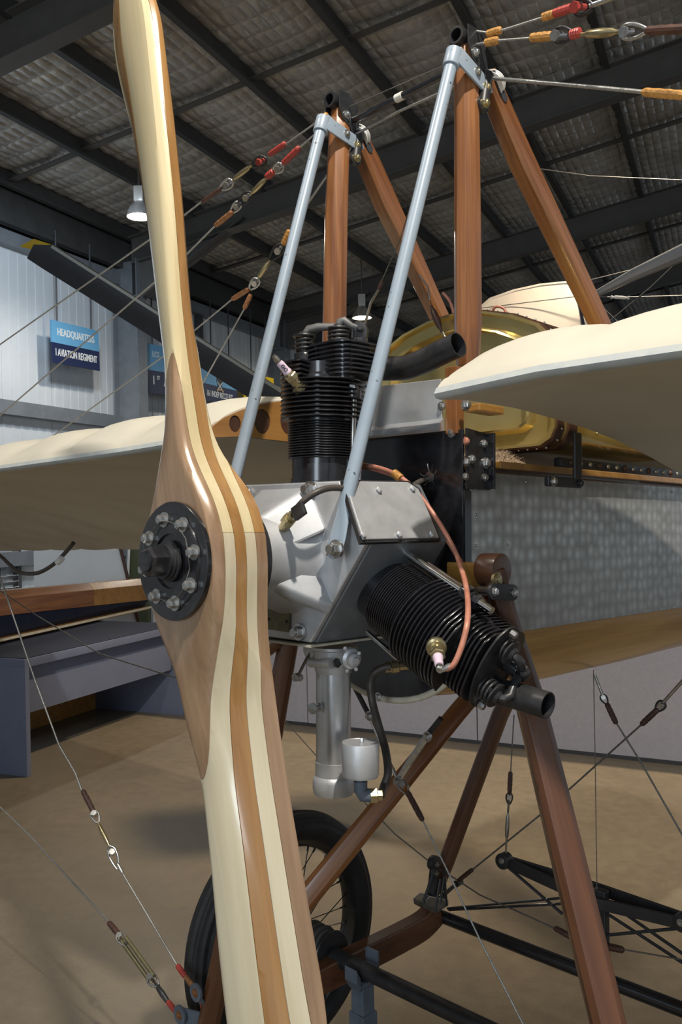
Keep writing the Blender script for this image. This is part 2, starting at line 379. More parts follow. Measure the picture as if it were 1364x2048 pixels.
# purlins: Z sections along the hangar, one length per bay
pm = MB(); L2 = LW * 2.215
pm.box(L2, L2, MW * .006, ZW * .10); pm.box(L2 + MW * .032 - ZW * .097, L2, MW * .034, ZW * .004); pm.box(L2 - MW * .032 + ZW * .097, L2, MW * .034, ZW * .004); pm.box(L2 + MW * .064 - ZW * .085, L2, MW * .003, ZW * .014)
pmesh = mk_mesh('purlin', pm, M['purlin'], Vc((0, 0, 0)), 0)
for k in range(len(RT_T) - 1):
    for j in range(15):
        m0 = j * PM; put('purlin', pmesh, H(RT_T[k], m0 + .02, roof_z(m0) + .48), ceil)
def ibeam(mb, a, b_, up, depth, fl_w, tf=.014, tw=.012):
    a, b_ = Vc(a), Vc(b_); d = (b_ - a); c = (a + b_) / 2; e = d / 2; side = d.cross(up).normalized()
    mb.box(c, e, side * tw / 2, up * depth / 2)
    for s in (-1, 1): mb.box(c + up * s * depth / 2, e, side * fl_w / 2, up * tf / 2)
for t in RT_T:
    mb = MB(); up = LW.cross(slope_dir(1)); up = up if up.z > 0 else -up
    ibeam(mb, H(t, .1, roof_z(.1) + .20), H(t, MR, roof_z(MR) + .20), up, .36, .19)
    up2 = LW.cross(slope_dir(-1)); up2 = up2 if up2.z > 0 else -up2
    ibeam(mb, H(t, MR, roof_z(MR) + .20), H(t, 15, roof_z(15) + .20), up2, .36, .19)
    mb.prism([H(t, .08, EAVE + .25), H(t, .08, EAVE - .42), H(t, .32, EAVE - .42), H(t, 1.9, EAVE + .40)], LW, -.006, .006)      # haunch web
    mb.prism([H(t, .32, EAVE - .42), H(t, 1.9, EAVE + .40), H(t, 1.9, EAVE + .42), H(t, .30, EAVE - .40)], LW, -.095, .095)
    obj('rafter', mb, M['rafter'], ceil, smooth=0)
for k in range(len(RT_T) - 1):                     # bridging channels half way along each bay
    t = RT_T[k] + 2.215
    for m0, m1 in ((.05, MR), (MR, 14.9)):
        mb = MB(); a, b_ = H(t, m0, roof_z(m0) + .46), H(t, m1, roof_z(m1) + .46); up = ZW
        mb.box((a + b_) / 2, (b_ - a) / 2, LW * .045, up * .006); mb.box((a + b_) / 2 + up * .03 + LW * .045, (b_ - a) / 2, LW * .003, up * .03)
        obj('bridging_channel', mb, M['rafter'], ceil, smooth=0)
for m0, n in ((-.12, 'eave_strut'),):
    mb = MB(); mb.box(H(7, m0, EAVE + .22), LW * 19, MW * .05, ZW * .20); mb.box(H(7, -.36, EAVE + .40), LW * 19, MW * .05, ZW * .44); obj(n, mb, M['purlin'], ceil, smooth=0)

# left wall: sheets, girts, mullions, portal columns
wl = thing('wall_left', H(2, 0, FZ), None, None, kind='structure')
for k in range(25):
    t0 = -12 + k * 1.2; mb = MB()
    mb.box(H(t0 + .597, -.28, (EAVE + FZ) / 2), LW * .594, MW * .03, ZW * (EAVE - FZ) / 2)
    for r_ in range(8): mb.box(H(t0 + .08 + r_ * .148, -.248, (EAVE + FZ) / 2), LW * .022, MW * .004, ZW * (EAVE - FZ) / 2)
    if not (-3.2 < t0 < 1.3 and False): obj('wall_sheet', mb, M['wall'], wl, smooth=0)
mb = MB(); mb.box(H(6, -.325, 2.4), LW * 18, MW * .01, ZW * 2.6); obj('wall_backing', mb, M['wall_gap'], wl, smooth=0)
for z in (.95, 2.74, 4.75):
    mb = MB(); mb.box(H(6, -.18, z), LW * 18, MW * .06, ZW * .008); mb.box(H(6, -.12, z + .075), LW * 18, MW * .004, ZW * .085); obj('wall_girt', mb, M['wall_steel'], wl, smooth=0)
for t in (-4.3, .12, 4.59, 9.4):
    mb = MB(); mb.box(H(t, -.20, 2.4), LW * .055, MW * .05, ZW * 2.5); mb.box(H(t, -.148, 2.4), LW * .025, MW * .004, ZW * 2.5); obj('wall_mullion', mb, M['wall_gap'], wl, smooth=0)
for t in RT_T:
    mb = MB(); ibeam(mb, H(t, .02, FZ), H(t, .02, EAVE + .1), MW, .40, .22); mb.box(H(t, .02, EAVE - .42), LW * .11, MW * .22, ZW * .012)
    obj('portal_column', mb, M['wall_steel'], wl, smooth=0)
# louvred window low in the wall
wn = thing('window_1', H(-.2, -.24, .9), None, None, kind='structure')
mb = MB()
for z in (.62, 1.30): mb.box(H(-.45, -.21, z), LW * .95, MW * .04, ZW * .03)
for t in (-1.4, -.45, .50): mb.box(H(t, -.21, .96), LW * .03, MW * .04, ZW * .34)
obj('window_frame', mb, M['wall_gap'], wn, smooth=0)
for k in range(9):
    mb = MB(); mb.box(H(-.45, -.19, .67 + k * .07), LW * .92, MW * .03 + ZW * .022, (ZW * .03 - MW * .022) * .06); obj('louvre_blade', mb, M['alu_bright'], wn, smooth=0)
# far end wall
wb = MB(); wb.box(H(23, 7.5, 3.2), LW * .05, MW * 7.6, ZW * 3.3); obj('wall_back', wb, M['wall'], smooth=0, kind='structure')

# high bay lamps
def high_bay(name, loc, r, label, energy):
    t = thing(name, Vc(loc), label, 'lamp', 'high bay lamps')
    mb = MB(); mb.lathe(loc, (0, 0, 1), [(r, 0), (r * .97, r * .22), (r * .75, r * .75), (r * .38, r * 1.15), (r * .3, r * 1.2)], 28)
    mb2 = MB(); rg = [(r * .99, .001), (r * .95, r * .22), (r * .73, r * .74), (r * .36, r * 1.12)]
    mb = MB(); x, y, z = frame((0, 0, 1))
    prof = [(r * 1.0, 0), (r * .97, r * .22), (r * .75, r * .75), (r * .38, r * 1.15), (r * .30, r * 1.16), (r * .36, r * 1.10), (r * .72, r * .73), (r * .94, r * .21), (r * .97, 0)]
    rings = [[Vc(loc) + Vc((cos(2 * pi * j / 28) * a, sin(2 * pi * j / 28) * a, h)) for j in range(28)] for a, h in prof]
    mb.loft(rings + [rings[0]], False, False); obj('reflector', mb, M['alu_bright'], t)
    mb = MB(); mb.box(Vc(loc) + Vc((0, 0, r * 1.75)), (r * .36, 0, 0), (0, r * .36, 0), (0, 0, r * .6)); obj('ballast_box', mb, M['porcelain'], t, bevel=.01)
    mb = MB(); mb.tube([Vc(loc) + Vc((0, 0, r * 2.3)), Vc(loc) + Vc((0, 0, r * 2.3 + .9))], .012, 8); obj('drop_rod', mb, M['steel'], t)
    mb = MB(); mb.lathe(Vc(loc) + Vc((0, 0, r * .12)), (0, 0, 1), [(0, 0), (r * .8, .0), (r * .84, r * .12), (r * .6, r * .5), (.01, r * .8)], 18); obj('bulb', mb, glow('lamp_glow', (1.0, .86, .62), 22), t)
    lamp_light('bulb_light', 'SPOT', Vc(loc) + Vc((0, 0, -.02)), energy, NEUT, r * .6, spot=160)
high_bay('high_bay_lamp', PD(279, 434, 9.6), .14, 'bell shaped high bay lamp glowing beside the upper propeller blade', 160)
high_bay('high_bay_lamp', PD(724, 636, 15.0), .17, 'bell shaped high bay lamp glowing above the upright cylinder', 200)

# ------------------------------------------------------------------ hanging signs
def text_mesh(s, size, mat, o, ex, ey, ez, depth=.004, squeeze=1.0, name='lettering', parent=None, bold=True, align='CENTER'):
    cu = bpy.data.curves.new('t', 'FONT'); cu.body = s; cu.size = size; cu.extrude = depth / 2; cu.align_x = align; cu.align_y = 'CENTER'; cu.space_character = 1.02
    if bold: cu.offset = size * .018
    to = bpy.data.objects.new('t', cu); COL.objects.link(to); dg = bpy.context.evaluated_depsgraph_get(); me = bpy.data.meshes.new_from_object(to.evaluated_get(dg))
    bpy.data.objects.remove(to)
    mb = MB(); mb.add([Vc(o) + Vc(ex) * v.co.x * squeeze + Vc(ey) * v.co.y + Vc(ez) * v.co.z for v in me.vertices], [tuple(p.vertices) for p in me.polygons])
    return obj(name, mb, mat, parent, smooth=0)
def sign(tl, tr, br, bl, label, lines, rods, split=.5, top='skyblue', bot='navy', fracs=(.25, .75)):
    a, b_, c, d = [PWALL(q[0], q[1], .06) for q in (tl, tr, br, bl)]
    b_.z = b_.z; ex = LW; wid = ((b_ - a).dot(LW) + (c - d).dot(LW)) / 2; hgt = ((a - d).length + (b_ - c).length) / 2
    o0 = (a + b_ + c + d) / 4; up = (((a - d) + (b_ - c)).normalized()); ex = ((b_ - a) + (c - d)).normalized(); up = (up - ex * up.dot(ex)).normalized(); nz = ex.cross(up); nz = nz if nz.dot(MW) > 0 else -nz
    t = thing('hanging_sign', o0 - up * hgt / 2, label, 'sign', 'unit signs hung along the wall')
    for nm, y0, y1, mt in (('upper_board', hgt / 2 - hgt * split, hgt / 2, top), ('lower_board', -hgt / 2, hgt / 2 - hgt * split, bot)):
        mb = MB(); mb.box(o0 + up * (y0 + y1) / 2, ex * wid / 2, up * (y1 - y0) / 2, nz * .012); obj(nm, mb, M[mt], t, smooth=0)
    for s, size, sq, fr, dx in lines: text_mesh(s, size * hgt, M['signwhite'], o0 + up * (hgt / 2 - hgt * fr) + nz * .0145 + ex * dx * wid, ex, up, nz, squeeze=sq, parent=t)
    for f in rods:
        mb = MB(); q = o0 + ex * wid * (f - .5) + up * hgt / 2; zt = EAVE + .1
        mb.tube([q - up * .03, Vc((q.x, q.y, zt))], .011, 8); obj('hanging_rod', mb, M['wall_gap'], t)
    return t, o0, ex, up, nz, wid, hgt
sign((100, 639), (195, 662), (199, 742), (105, 725), 'blue and navy hanging sign reading HEADQUARTERS 1 AVIATION REGIMENT',
     [('HEADQUARTERS', .24, .72, .26, 0), ('I AVIATION REGIMENT', .24, .60, .745, 0)], (.13, .85), .52)
sign((292, 688), (392, 705), (397, 799), (296, 785), 'blue and navy sign half hidden by the upper blade of the propeller',
     [('LCS', .16, .9, .20, -.34), ('1', .24, .9, .73, -.40), ('ST', .11, .9, .67, -.31), ('AU', .24, .9, .745, -.13)], (.12, .85), .53)
t3, o3, ex3, up3, nz3, w3, h3 = sign((399, 723), (471, 739), (474, 815), (402, 797), 'blue and navy sign with an emblem reading 161 INDEP RECCE FLT',
     [('161 INDEP RECCE FLT', .215, .62, .80, 0)], (.3, .8), .56)
mb = MB()
def e3(x, y, z=.0135): return o3 + ex3 * x * h3 + up3 * y * h3 + nz3 * z
mb.prism([e3(*q) for q in ((-.05, .20), (-.02, .27), (.03, .27), (.06, .20), (.17, .26), (.15, .04), (.07, -.10), (-.06, -.10), (-.14, .04), (-.16, .26))], nz3, 0, .004); obj('emblem_bird', mb, M['signdark'], t3, smooth=0)
mb = MB()
for s in (-1, 1): mb.box(e3(.005, -.05, .0185), (ex3 * s + up3 * .8).normalized() * .17 * h3, (up3 - ex3 * s * .8).normalized() * .014 * h3, nz3 * .002)
obj('crossed_swords', mb, M['signwhite'], t3, smooth=0)
mb = MB(); mb.prism([e3(*q, .0195) for q in ((-.18, -.17), (-.10, -.12), (.11, -.12), (.19, -.17), (.15, -.22), (.08, -.17), (-.07, -.17), (-.14, -.22))], nz3, 0, .003); obj('scroll', mb, M['signtan'], t3, smooth=0)
mb = MB(); mb.lathe(e3(.005, .24, .0165), nz3, [(.05 * h3, 0), (.05 * h3, .003)], 14); obj('bird_head', mb, M['signwhite'], t3)
# yellow board past the blade
a, b_, c, d = PWALL(487, 743, .1), PWALL(546, 757, .1), PWALL(548, 822, .1), PWALL(487, 806, .1)
mb = MB(); mb.prism([a, b_, c, d], MW, -.012, .012); yo = thing('yellow_board', (c + d) / 2, 'yellow board hanging behind the rotor blade left of the upright cylinder', 'sign')
obj('board', mb, M['yellow'], yo, smooth=0)
for q in ((.25, a, b_), (.75, a, b_)):
    mb = MB(); pt = q[1].lerp(q[2], q[0]); mb.tube([pt - ZW * .02, Vc((pt.x, pt.y, EAVE + .1))], .011, 8); obj('hanging_rod', mb, M['wall_gap'], yo)

# ------------------------------------------------------------------ rotor blade of a helicopter behind
ra, rb = PD(70, 497, 6.6), PD(545, 796, 6.9); rd = (rb - ra).normalized(); r_end = ra + rd * ((rb - ra).length * 1.28)
rs = rd.cross(Vc((0, 0, 1))).normalized(); ru = rs.cross(rd); ru = ru if ru.z > 0 else -ru
cdir = (FW * -.35 + ru * .9).normalized(); cdir = (cdir - rd * cdir.dot(rd)).normalized(); ndir = cdir.cross(rd); ndir = ndir if ndir.z > 0 else -ndir
def blade_ring(c, ch=1.0):
    k = .100 * ch; pr = [(-1, 0), (-.9, .10), (-.6, .16), (0, .13), (.6, .06), (1, .01), (1, -.01), (.5, -.05), (0, -.09), (-.6, -.12), (-.9, -.08)]
    return [c - cdir * x * k * 1.0 + ndir * y * k * .9 for x, y in pr]
rt = thing('rotor_blade', r_end, 'dark drooping helicopter rotor blade with a yellow tip', 'rotor blade')
tipb = ra + rd * .10
mb = MB(); mb.loft([blade_ring(ra - rd * .02 - cdir * .035, .62), blade_ring(tipb), blade_ring(ra.lerp(r_end, .5)), blade_ring(r_end)]); obj('blade', mb, M['blade_under'], rt, smooth=25)
mb = MB(); mb.loft([blade_ring(ra - rd * .10 - cdir * .045, .05), blade_ring(ra - rd * .04 + cdir * .015, .42), blade_ring(tipb + rd * .02 + cdir * .056, .46)]); obj('blade_tip', mb, M['yellow'], rt, 'yellow painted blade tip', smooth=25)
mb = MB(); mb.loft([[q for q in (c + cdir * .072 - ndir * .0125, c + cdir * .094 - ndir * .0095, c + cdir * .1015, c + cdir * .096 + ndir * .012, c + cdir * .07 + ndir * .012)] for c in (tipb, r_end)]); obj('leading_edge_strip', mb, M['blade_edge'], rt, 'bare metal strip along the upper edge', smooth=0)

# ------------------------------------------------------------------ slate blue display table, with a wooden airframe on it
q0 = PZ(54, 1555); lf = PZ(360, 1434); LD = (lf - q0).normalized(); LM = Vc((-LD.y, LD.x, 0)); TL = 1.75; TH = PD(57, 1319, (q0 - EYE).dot(FW)).z
tb = thing('display_table', Vc((q0.x, q0.y, FZ)) + LD * TL / 2 + LM * .45, 'slate blue laminate display table with a dark top under a varnished airframe', 'table')
zt = TH - FZ; z0 = Vc((0, 0, 1))
def T(l, m, z): return Vc((q0.x, q0.y, FZ)) + LD * l + LM * m + z0 * z
for l in (.02, TL - .02):
    mb = MB(); mb.box(T(l, .45, (zt - .05) / 2), LD * .018, LM * .45, z0 * (zt - .05) / 2); obj('end_panel', mb, M['bench'], tb, bevel=.003)
mb = MB(); mb.box(T(TL / 2, .45, zt - .026), LD * (TL / 2 + .0), LM * .45, z0 * .026); obj('edge_frame', mb, M['bench'], tb, bevel=.003)
mb = MB(); mb.box(T(TL / 2, .45, zt + .001), LD * (TL / 2 - .012), LM * .438, z0 * .003); obj('table_top', mb, M['bench_dark'], tb, 'dark navy top surface', smooth=0)
mb = MB(); mb.box(T(TL / 2, .10, zt - .05 - .155), LD * (TL / 2 - .04), LM * .012, z0 * .155); obj('modesty_panel', mb, M['bench'], tb, bevel=.002)
mb = MB(); mb.box(T(TL / 2, .86, .12), LD * (TL / 2 - .05), LM * .012, z0 * .12); obj('rear_panel', mb, M['ply_amber'], tb, 'brown back panel', smooth=0)
# varnished airframe lying on the table
an = thing('varnished_airframe', T(.9, .40, zt), 'varnished wooden airframe beam with a dark keel lying on the slate blue table', 'aircraft part')
def depth_of(q): return (q - EYE).dot(FW)
bs0, bs1 = PZ(0, 1279, zt + FZ + .035), PZ(283, 1217, zt + FZ + .035); LD = Vc((bs1.x - bs0.x, bs1.y - bs0.y, 0)).normalized(); LM = Vc((-LD.y, LD.x, 0)); ba = bs0 + LM * .02
def on_line(x, y):                                # pixel onto the vertical plane through the beam
    n = LM; d = ray(x, y); k = (ba - EYE).dot(n) / d.dot(n); return EYE + d * k
z_top0, z_mid0, z_low0 = on_line(0, 1183), on_line(0, 1198), on_line(0, 1232)
z_top1, z_mid1, z_low1 = on_line(285, 1158), on_line(285, 1170), on_line(285, 1201)
def ext(a, b_, k): return a + (b_ - a) * k
for k0, k1, nm, mt in ((-.3, .60, 'dark_beam', red_wood(LD)), (.60, 1.08, 'amber_beam', M['ply_amber'])):
    rings = []
    for k in (k0, k1):
        lo, mi, to = ext(z_low0, z_low1, k), ext(z_mid0, z_mid1, k), ext(z_top0, z_top1, k)
        rings.append([lo, mi, to + LM * .05, to + LM * .16, lo + LM * .16])
    mb = MB(); mb.loft(rings); obj(nm, mb, mt, an, smooth=0, bevel=.002)
mb = MB(); lo0, lo1 = ext(z_low0, z_low1, -.3), ext(z_low0, z_low1, 1.06)
kz0, kz1 = zt + FZ + .035, zt + FZ + .035
mb.loft([[lo + LM * .005, lo + LM * .155, Vc((lo.x, lo.y, kz0)) + LM * .27, Vc((lo.x, lo.y, kz0)) + LM * .05] for lo in (lo0, lo1)]); obj('keel', mb, M['bench_dark'], an, 'dark navy keel panel', smooth=0)
mb = MB(); mb.loft([[Vc((lo.x, lo.y, kz0)) + LM * -.02, Vc((lo.x, lo.y, kz0)) + LM * .40, Vc((lo.x, lo.y, zt + FZ + .008)) + LM * .40, Vc((lo.x, lo.y, zt + FZ + .008)) + LM * .0] for lo in (lo0, lo1)]); obj('base_board', mb, M['ply_amber'], an, 'brown base board', smooth=0)
mb = MB(); mb.loft([[Vc((lo.x, lo.y, kz0 + .003)) + LM * -.035, Vc((lo.x, lo.y, kz0 + .003)) + LM * -.015, Vc((lo.x, lo.y, kz0 - .012)) + LM * -.01, Vc((lo.x, lo.y, kz0 - .012)) + LM * -.035] for lo in (lo0, lo1)]); obj('edge_strip', mb, M['edge_cream'], an, 'cream edge strip', smooth=0)

# ------------------------------------------------------------------ boards standing behind the table
def quad_board(name, px, d, th, mat, label, cat):
    p4 = [PD(x, y, d) for x, y in px]; low = [q for q in p4]; 
    t = thing(name, Vc(((p4[2].x + p4[3].x) / 2, (p4[2].y + p4[3].y) / 2, FZ)), label, cat)
    bl, br = Vc((p4[3].x, p4[3].y, FZ)), Vc((p4[2].x, p4[2].y, FZ)); br = p4[1] + (p4[2] - p4[1]) * ((p4[1].z - FZ) / (p4[1].z - p4[2].z)); bl = p4[0] + (p4[3] - p4[0]) * ((p4[0].z - FZ) / (p4[0].z - p4[3].z))
    mb = MB(); mb.prism([p4[0], p4[1], br, bl], FW, 0, th); obj('board', mb, mat, t, smooth=0, bevel=.004)
    return t, p4[1], br
wbt, e0, e1 = quad_board('white_display_board', [(66, 1040), (228, 1040), (257, 1160), (68, 1180)], 8.2, .05, M['wall'], 'pale grey display board with a brown edge behind the varnished airframe', 'board')
mb = MB(); mb.tube([e0 - FW * .01, e1 - FW * .01], .018, 4); obj('edge_trim', mb, M['leather'], wbt, 'brown edge trim', smooth=0)
gb, _, _ = quad_board('green_board', [(262, 1060), (300, 1060), (300, 1157), (258, 1157)], 8.6, .05, speckle('olive_green_paint', (.05, .065, .03), (.065, .08, .04), .5), 'olive green board with a white edge left of the propeller hub', 'board')
e = [PD(260, 1062, 8.59), PD(256, 1157, 8.59)]; mb = MB(); mb.tube(e, .016, 4); obj('edge_trim', mb, M['signwhite'], gb, 'white edge trim', smooth=0)

# ------------------------------------------------------------------ low grey partition
pa, pb_ = PZ(700, 1460), PZ(1364, 1530); pd = (pb_ - pa).normalized(); pn = Vc((pd.y, -pd.x, 0)); pn = pn if pn.y < 0 else -pn
part = thing('display_partition', pa, 'low grey felt display partition standing on the concrete beyond the undercarriage', 'partition')
def along_px(x): 
    d = ray(x, 1400); n = pn; k = (pa - EYE).dot(n) / d.dot(n); return (EYE + d * k - pa).dot(pd)
s1, s2 = along_px(617), along_px(955); pw = (s2 - s1); 
for k in range(-1, 5):
    l0 = s1 + k * pw; mb = MB(); mb.box(pa + pd * (l0 + pw / 2) + z0 * .48, pd * (pw / 2 - .004), pn * .02, z0 * .455); obj('felt_panel', mb, M['partition'], part, smooth=0, bevel=.003)
mb = MB(); mb.box(pa + pd * (s1 + pw * 2) + z0 * .47 - pn * .004, pd * pw * 3, pn * .012, z0 * .46); obj('core', mb, M['seam'], part, 'dark seam between panels', smooth=0)
mb = MB(); mb.box(pa + pd * (s1 + pw * 2) + z0 * .012, pd * pw * 3, pn * .018, z0 * .012); obj('kick_strip', mb, M['seam'], part, 'dark strip along the floor', smooth=0)

# ------------------------------------------------------------------ second aeroplane behind on the right
sp = thing('white_aeroplane', PD(1120, 720, 5.4), 'white fabric wing of another aeroplane behind the brass tank', 'aeroplane')
top = [(930, 660), (985, 612), (1030, 596), (1080, 585), (1130, 580), (1160, 584), (1166, 600)]; bot = [(930, 740), (985, 720), (1030, 718), (1080, 714), (1130, 710), (1180, 705), (1185, 690)]
tp = [PD(x, y, 5.3 + (x - 930) * .0008) for x, y in top]; bp_ = [PD(x, y, 4.9 + (x - 930) * .0006) for x, y in bot]
def lerp_rows(n): return [[a.lerp(c, k / n) + ZW * (.05 * sin(pi * k / n)) for a, c in zip(tp, bp_)] for k in range(n + 1)]
rows = lerp_rows(10); mb = MB(); n_ = len(tp)
for up_, flip in ((0, 0), (.05, 1)):
    k = len(mb.v); mb.v += [q + ZW * up_ for r in rows for q in r]
    for i in range(10):
        for j in range(n_ - 1):
            f = (k + i * n_ + j, k + i * n_ + j + 1, k + (i + 1) * n_ + j + 1, k + (i + 1) * n_ + j); mb.f.append(f if not flip else f[::-1])
obj('wing', mb, M['grey_linen'], sp, smooth=60)
mb = MB(); mb.tube([q + ZW * .025 for q in tp], .030, 10); obj('leading_edge', mb, M['grey_linen'], sp)
for k in (3, 5, 7):
    mb = MB(); mb.tube([q + ZW * -.004 for q in rows[k]], .006, 6); obj('seam_tape', mb, M['edge_cream'], sp)
mb = MB(); a, c = PD(1158, 588, 5.35), PD(1183, 700, 5.0); mb.loft([[q + RT * x * .034 + FW * y * .05 for x, y in ((-1, 0), (-.5, .8), (.5, .8), (1, 0), (.5, -.8), (-.5, -.8))] for q in (a, c)]); obj('strut', mb, M['bench_dark'], sp, 'dark strut at the wing corner')
mb = MB(); mb.tube([PD(1185, 592, 5.3), PD(1270, 548, 5.0), PD(1400, 490, 4.6)], [.02, .035, .05], 10); obj('boom', mb, M['wall_steel'], sp, 'grey tapering boom')
for pts, d0 in ((((930, 620), (1160, 592), (1235, 595), (1400, 590)), 5.2), (((1060, 335), (1180, 352), (1400, 362)), 5.0), (((1215, 645), (1300, 575), (1400, 480)), 5.2), (((1200, 610), (1262, 668)), 5.2), (((1180, 560), (1364, 515)), 5.2), (((1245, 690), (1364, 625)), 5.0)):
    mb = MB(); mb.tube([PD(x, y, d0) for x, y in pts], .0028, 6); obj('bracing_wire', mb, M['rafter'], sp)
for (x0, y0), (x1, y1) in (((1222, 594), (1258, 596)), ((1270, 648), (1288, 632))):
    mb = MB(); a, c = PD(x0, y0, 5.2), PD(x1, y1, 5.2); mb.tube([a, a.lerp(c, .12), a.lerp(c, .25), a.lerp(c, .75), a.lerp(c, .88), c], [.012, .006, .010, .010, .006, .012], 8); obj('turnbuckle', mb, M['signwhite'], sp)
# ================================================================== the aeroplane
aero = thing('aeroplane', Vc((O.x + .4, O.y + .4, FZ)), 'early monoplane with laminated wooden propeller, black finned engine, cream wings and varnished struts', 'aeroplane')
def part(name, loc, label=None):                  # an Empty that groups the pieces of one part
    o = bpy.data.objects.new(name, None); COL.objects.link(o); WLOC[o.name] = Vc(loc); o.location = Vc(loc) - WLOC[aero.name]; o.parent = aero; o.empty_display_size = .05
    if label: o['label'] = label
    return o
def pipe(mb, pts, r, wall, n=20, depth=.06):      # open-ended pipe, hollow at its far end
    pts = [Vc(q) for q in pts]; t0 = (pts[1] - pts[0]).normalized(); x = t0.orthogonal().normalized(); rings = []
    for i, q in enumerate(pts):
        t = (pts[min(i + 1, len(pts) - 1)] - pts[max(i - 1, 0)]).normalized(); x = (x - t * x.dot(t)).normalized(); y = t.cross(x)
        rings.append([q + (x * cos(2 * pi * j / n) + y * sin(2 * pi * j / n)) * r for j in range(n)])
    e = pts[-1]; inn = [[e - t * h + (x * cos(2 * pi * j / n) + y * sin(2 * pi * j / n)) * (r - wall) for j in range(n)] for h in (0, depth)]
    return mb.loft(rings + inn, True, True)

# ------------------------------------------------------------------ propeller
prop = part('propeller', A(-.28, 0, 0), 'laminated walnut and maple two-bladed propeller')
DU = (V * .974 - P * .225).normalized(); EU = (P * .974 + V * .225).normalized()    # along the upper blade; across it, to port
EL = [(0, -.105), (.05, -.103), (.085, -.092), (.12, -.077), (.15, -.063), (.185, -.052), (.25, -.051), (.32, -.049), (.371, -.050), (.47, -.056), (.62, -.072), (.77, -.081), (.91, -.086), (1.0, -.089), (1.08, -.075), (1.15, -.04), (1.18, -.01)]
ER = [(0, .104), (.04, .098), (.085, .084), (.15, .072), (.21, .070), (.29, .068), (.374, .068), (.405, .069), (.52, .073), (.65, .078), (.74, .082), (.9, .085), (1.0, .085), (1.08, .072), (1.15, .04), (1.18, .01)]
BF = [(0, -.33), (.15, -.33), (.25, -.324), (.31, -.3165), (.345, -.3075), (.6, -.304), (.85, -.300), (1.0, -.298), (1.18, -.288)]
BK = [(0, -.22), (.7, -.22), (.85, -.236), (1.0, -.256), (1.18, -.272)]
KX = [(0, 9), (.11, 9), (.15, 6), (.2, 3.2), (.275, 2.4), (.36, 2.6), (.7, 2.8), (1.2, 2.6)]
HB = [(0, 1), (.09, .95), (.16, .4), (.23, .0), (2, 0)]
TL_ = [(0, .11), (.1, .11), (.2, .075), (.4, .042), (.8, .038), (1.0, .034), (1.18, .012)]
RE = [(0, .011), (.45, .011), (.8, .017), (1.0, .022), (1.2, .01)]
SS = [.5 - .5 * cos(pi * i / 22) for i in range(23)]
def section(r):
    el, er, bf, bb, k, h, tl = (smoothtab(r, t) for t in (EL, ER, BF, BK, KX, HB, TL_)); fr, bk = [], []
    for s in SS:
        e = el + (er - el) * s; box = .016 * max(0, (abs(2 * s - 1) - .86) / .14) ** 2.2
        fb = (bb - bf) * s ** k + interp(r, RE) * max(0, 1 - s / .10) ** 2
        f = bf + (1 - h) * fb + h * box; bl = bf + tl; g = bl + (bb - bl) * s
        g -= .006 * max(0, 1 - s / .07) ** 2 * (1 - h)
        fr.append((e, min(f, g - .0012))); bk.append((e, g))
    return fr, bk
rings = []
for i in range(141):
    s = -1.18 + 2.36 * i / 140; fr, bk = section(abs(s))
    if s > 0: fr = [(-e, b_) for e, b_ in fr][::-1]; bk = [(-e, b_) for e, b_ in bk][::-1]
    rings.append([O + B * b_ + EU * e + DU * s for e, b_ in fr + bk[::-1]])
solid = MB(); solid.loft(rings)
me0 = bpy.data.meshes.new('solid'); me0.from_pydata(solid.v, [], solid.f)
def lamination(b0, b1, mat, cut=None):
    bm = bmesh.new(); bm.from_mesh(me0); bmesh.ops.recalc_face_normals(bm, faces=bm.faces)
    cuts = []
    if b0 is not None: cuts.append((A(b0 + .0004, 0, 0), -B))
    if b1 is not None: cuts.append((A(b1 - .0004, 0, 0), B))
    if cut: cuts.append((O + DU * (.024 + cut * .0003), DU * -cut))
    for co_, no in cuts:
        r_ = bmesh.ops.bisect_plane(bm, geom=bm.verts[:] + bm.edges[:] + bm.faces[:], plane_co=co_, plane_no=no, clear_outer=True)
        es = [g for g in r_['geom_cut'] if isinstance(g, bmesh.types.BMEdge)]
        if es: bmesh.ops.triangle_fill(bm, edges=es, use_beauty=False)
    me = bpy.data.meshes.new('lamination'); bm.normal_update(); bm.to_mesh(me); bm.free()
    c = sum((v.co for v in me.vertices), Vc((0, 0, 0))) / len(me.vertices); me.transform(Matrix.Translation(-c))
    me.polygons.foreach_set('use_smooth', [True] * len(me.polygons)); me.set_sharp_from_angle(angle=radians(32)); me.materials.append(mat)
    return put('lamination', me, c, prop)
lamination(None, -.308, M['walnut'])
for s in (1, -1): lamination(-.308, -.286, M['maple2'] if s > 0 else M['maple'], s)
lamination(-.286, -.264, M['walnut2'])
for s in (1, -1): lamination(-.264, -.242, M['maple2'] if s > 0 else M['maple'], s)
for s in (1, -1): lamination(-.242, None, M['walnut2'] if s > 0 else M['walnut'], s)  # upper half takes the warmer walnut, tinted for the reflected light
mb = MB(); mb.lathe(A(-.3305, 0, 0), -B, [(.04, 0), (.0975, 0), (.0975, .007), (.0965, .008), (.078, .0085), (.077, .0115), (.045, .012), (.044, .008), (.0, .008)], 64); obj('hub_plate', mb, M['black'], prop, 'glossy black hub plate', smooth=30)
mb = MB(); mb.lathe(A(-.3425, 0, 0), -B, [(.0, 0), (.034, 0), (.034, .004), (.031, .005), (.031, .009), (.0285, .010), (.0285, .016), (.0, .016)], 36); obj('nut_washer', mb, M['black2'], prop, smooth=30)
mb = MB(); hx = lambda r, h: [A(-.356 - h, r * cos(pi / 3 * j + .3), r * sin(pi / 3 * j + .3)) for j in range(6)]
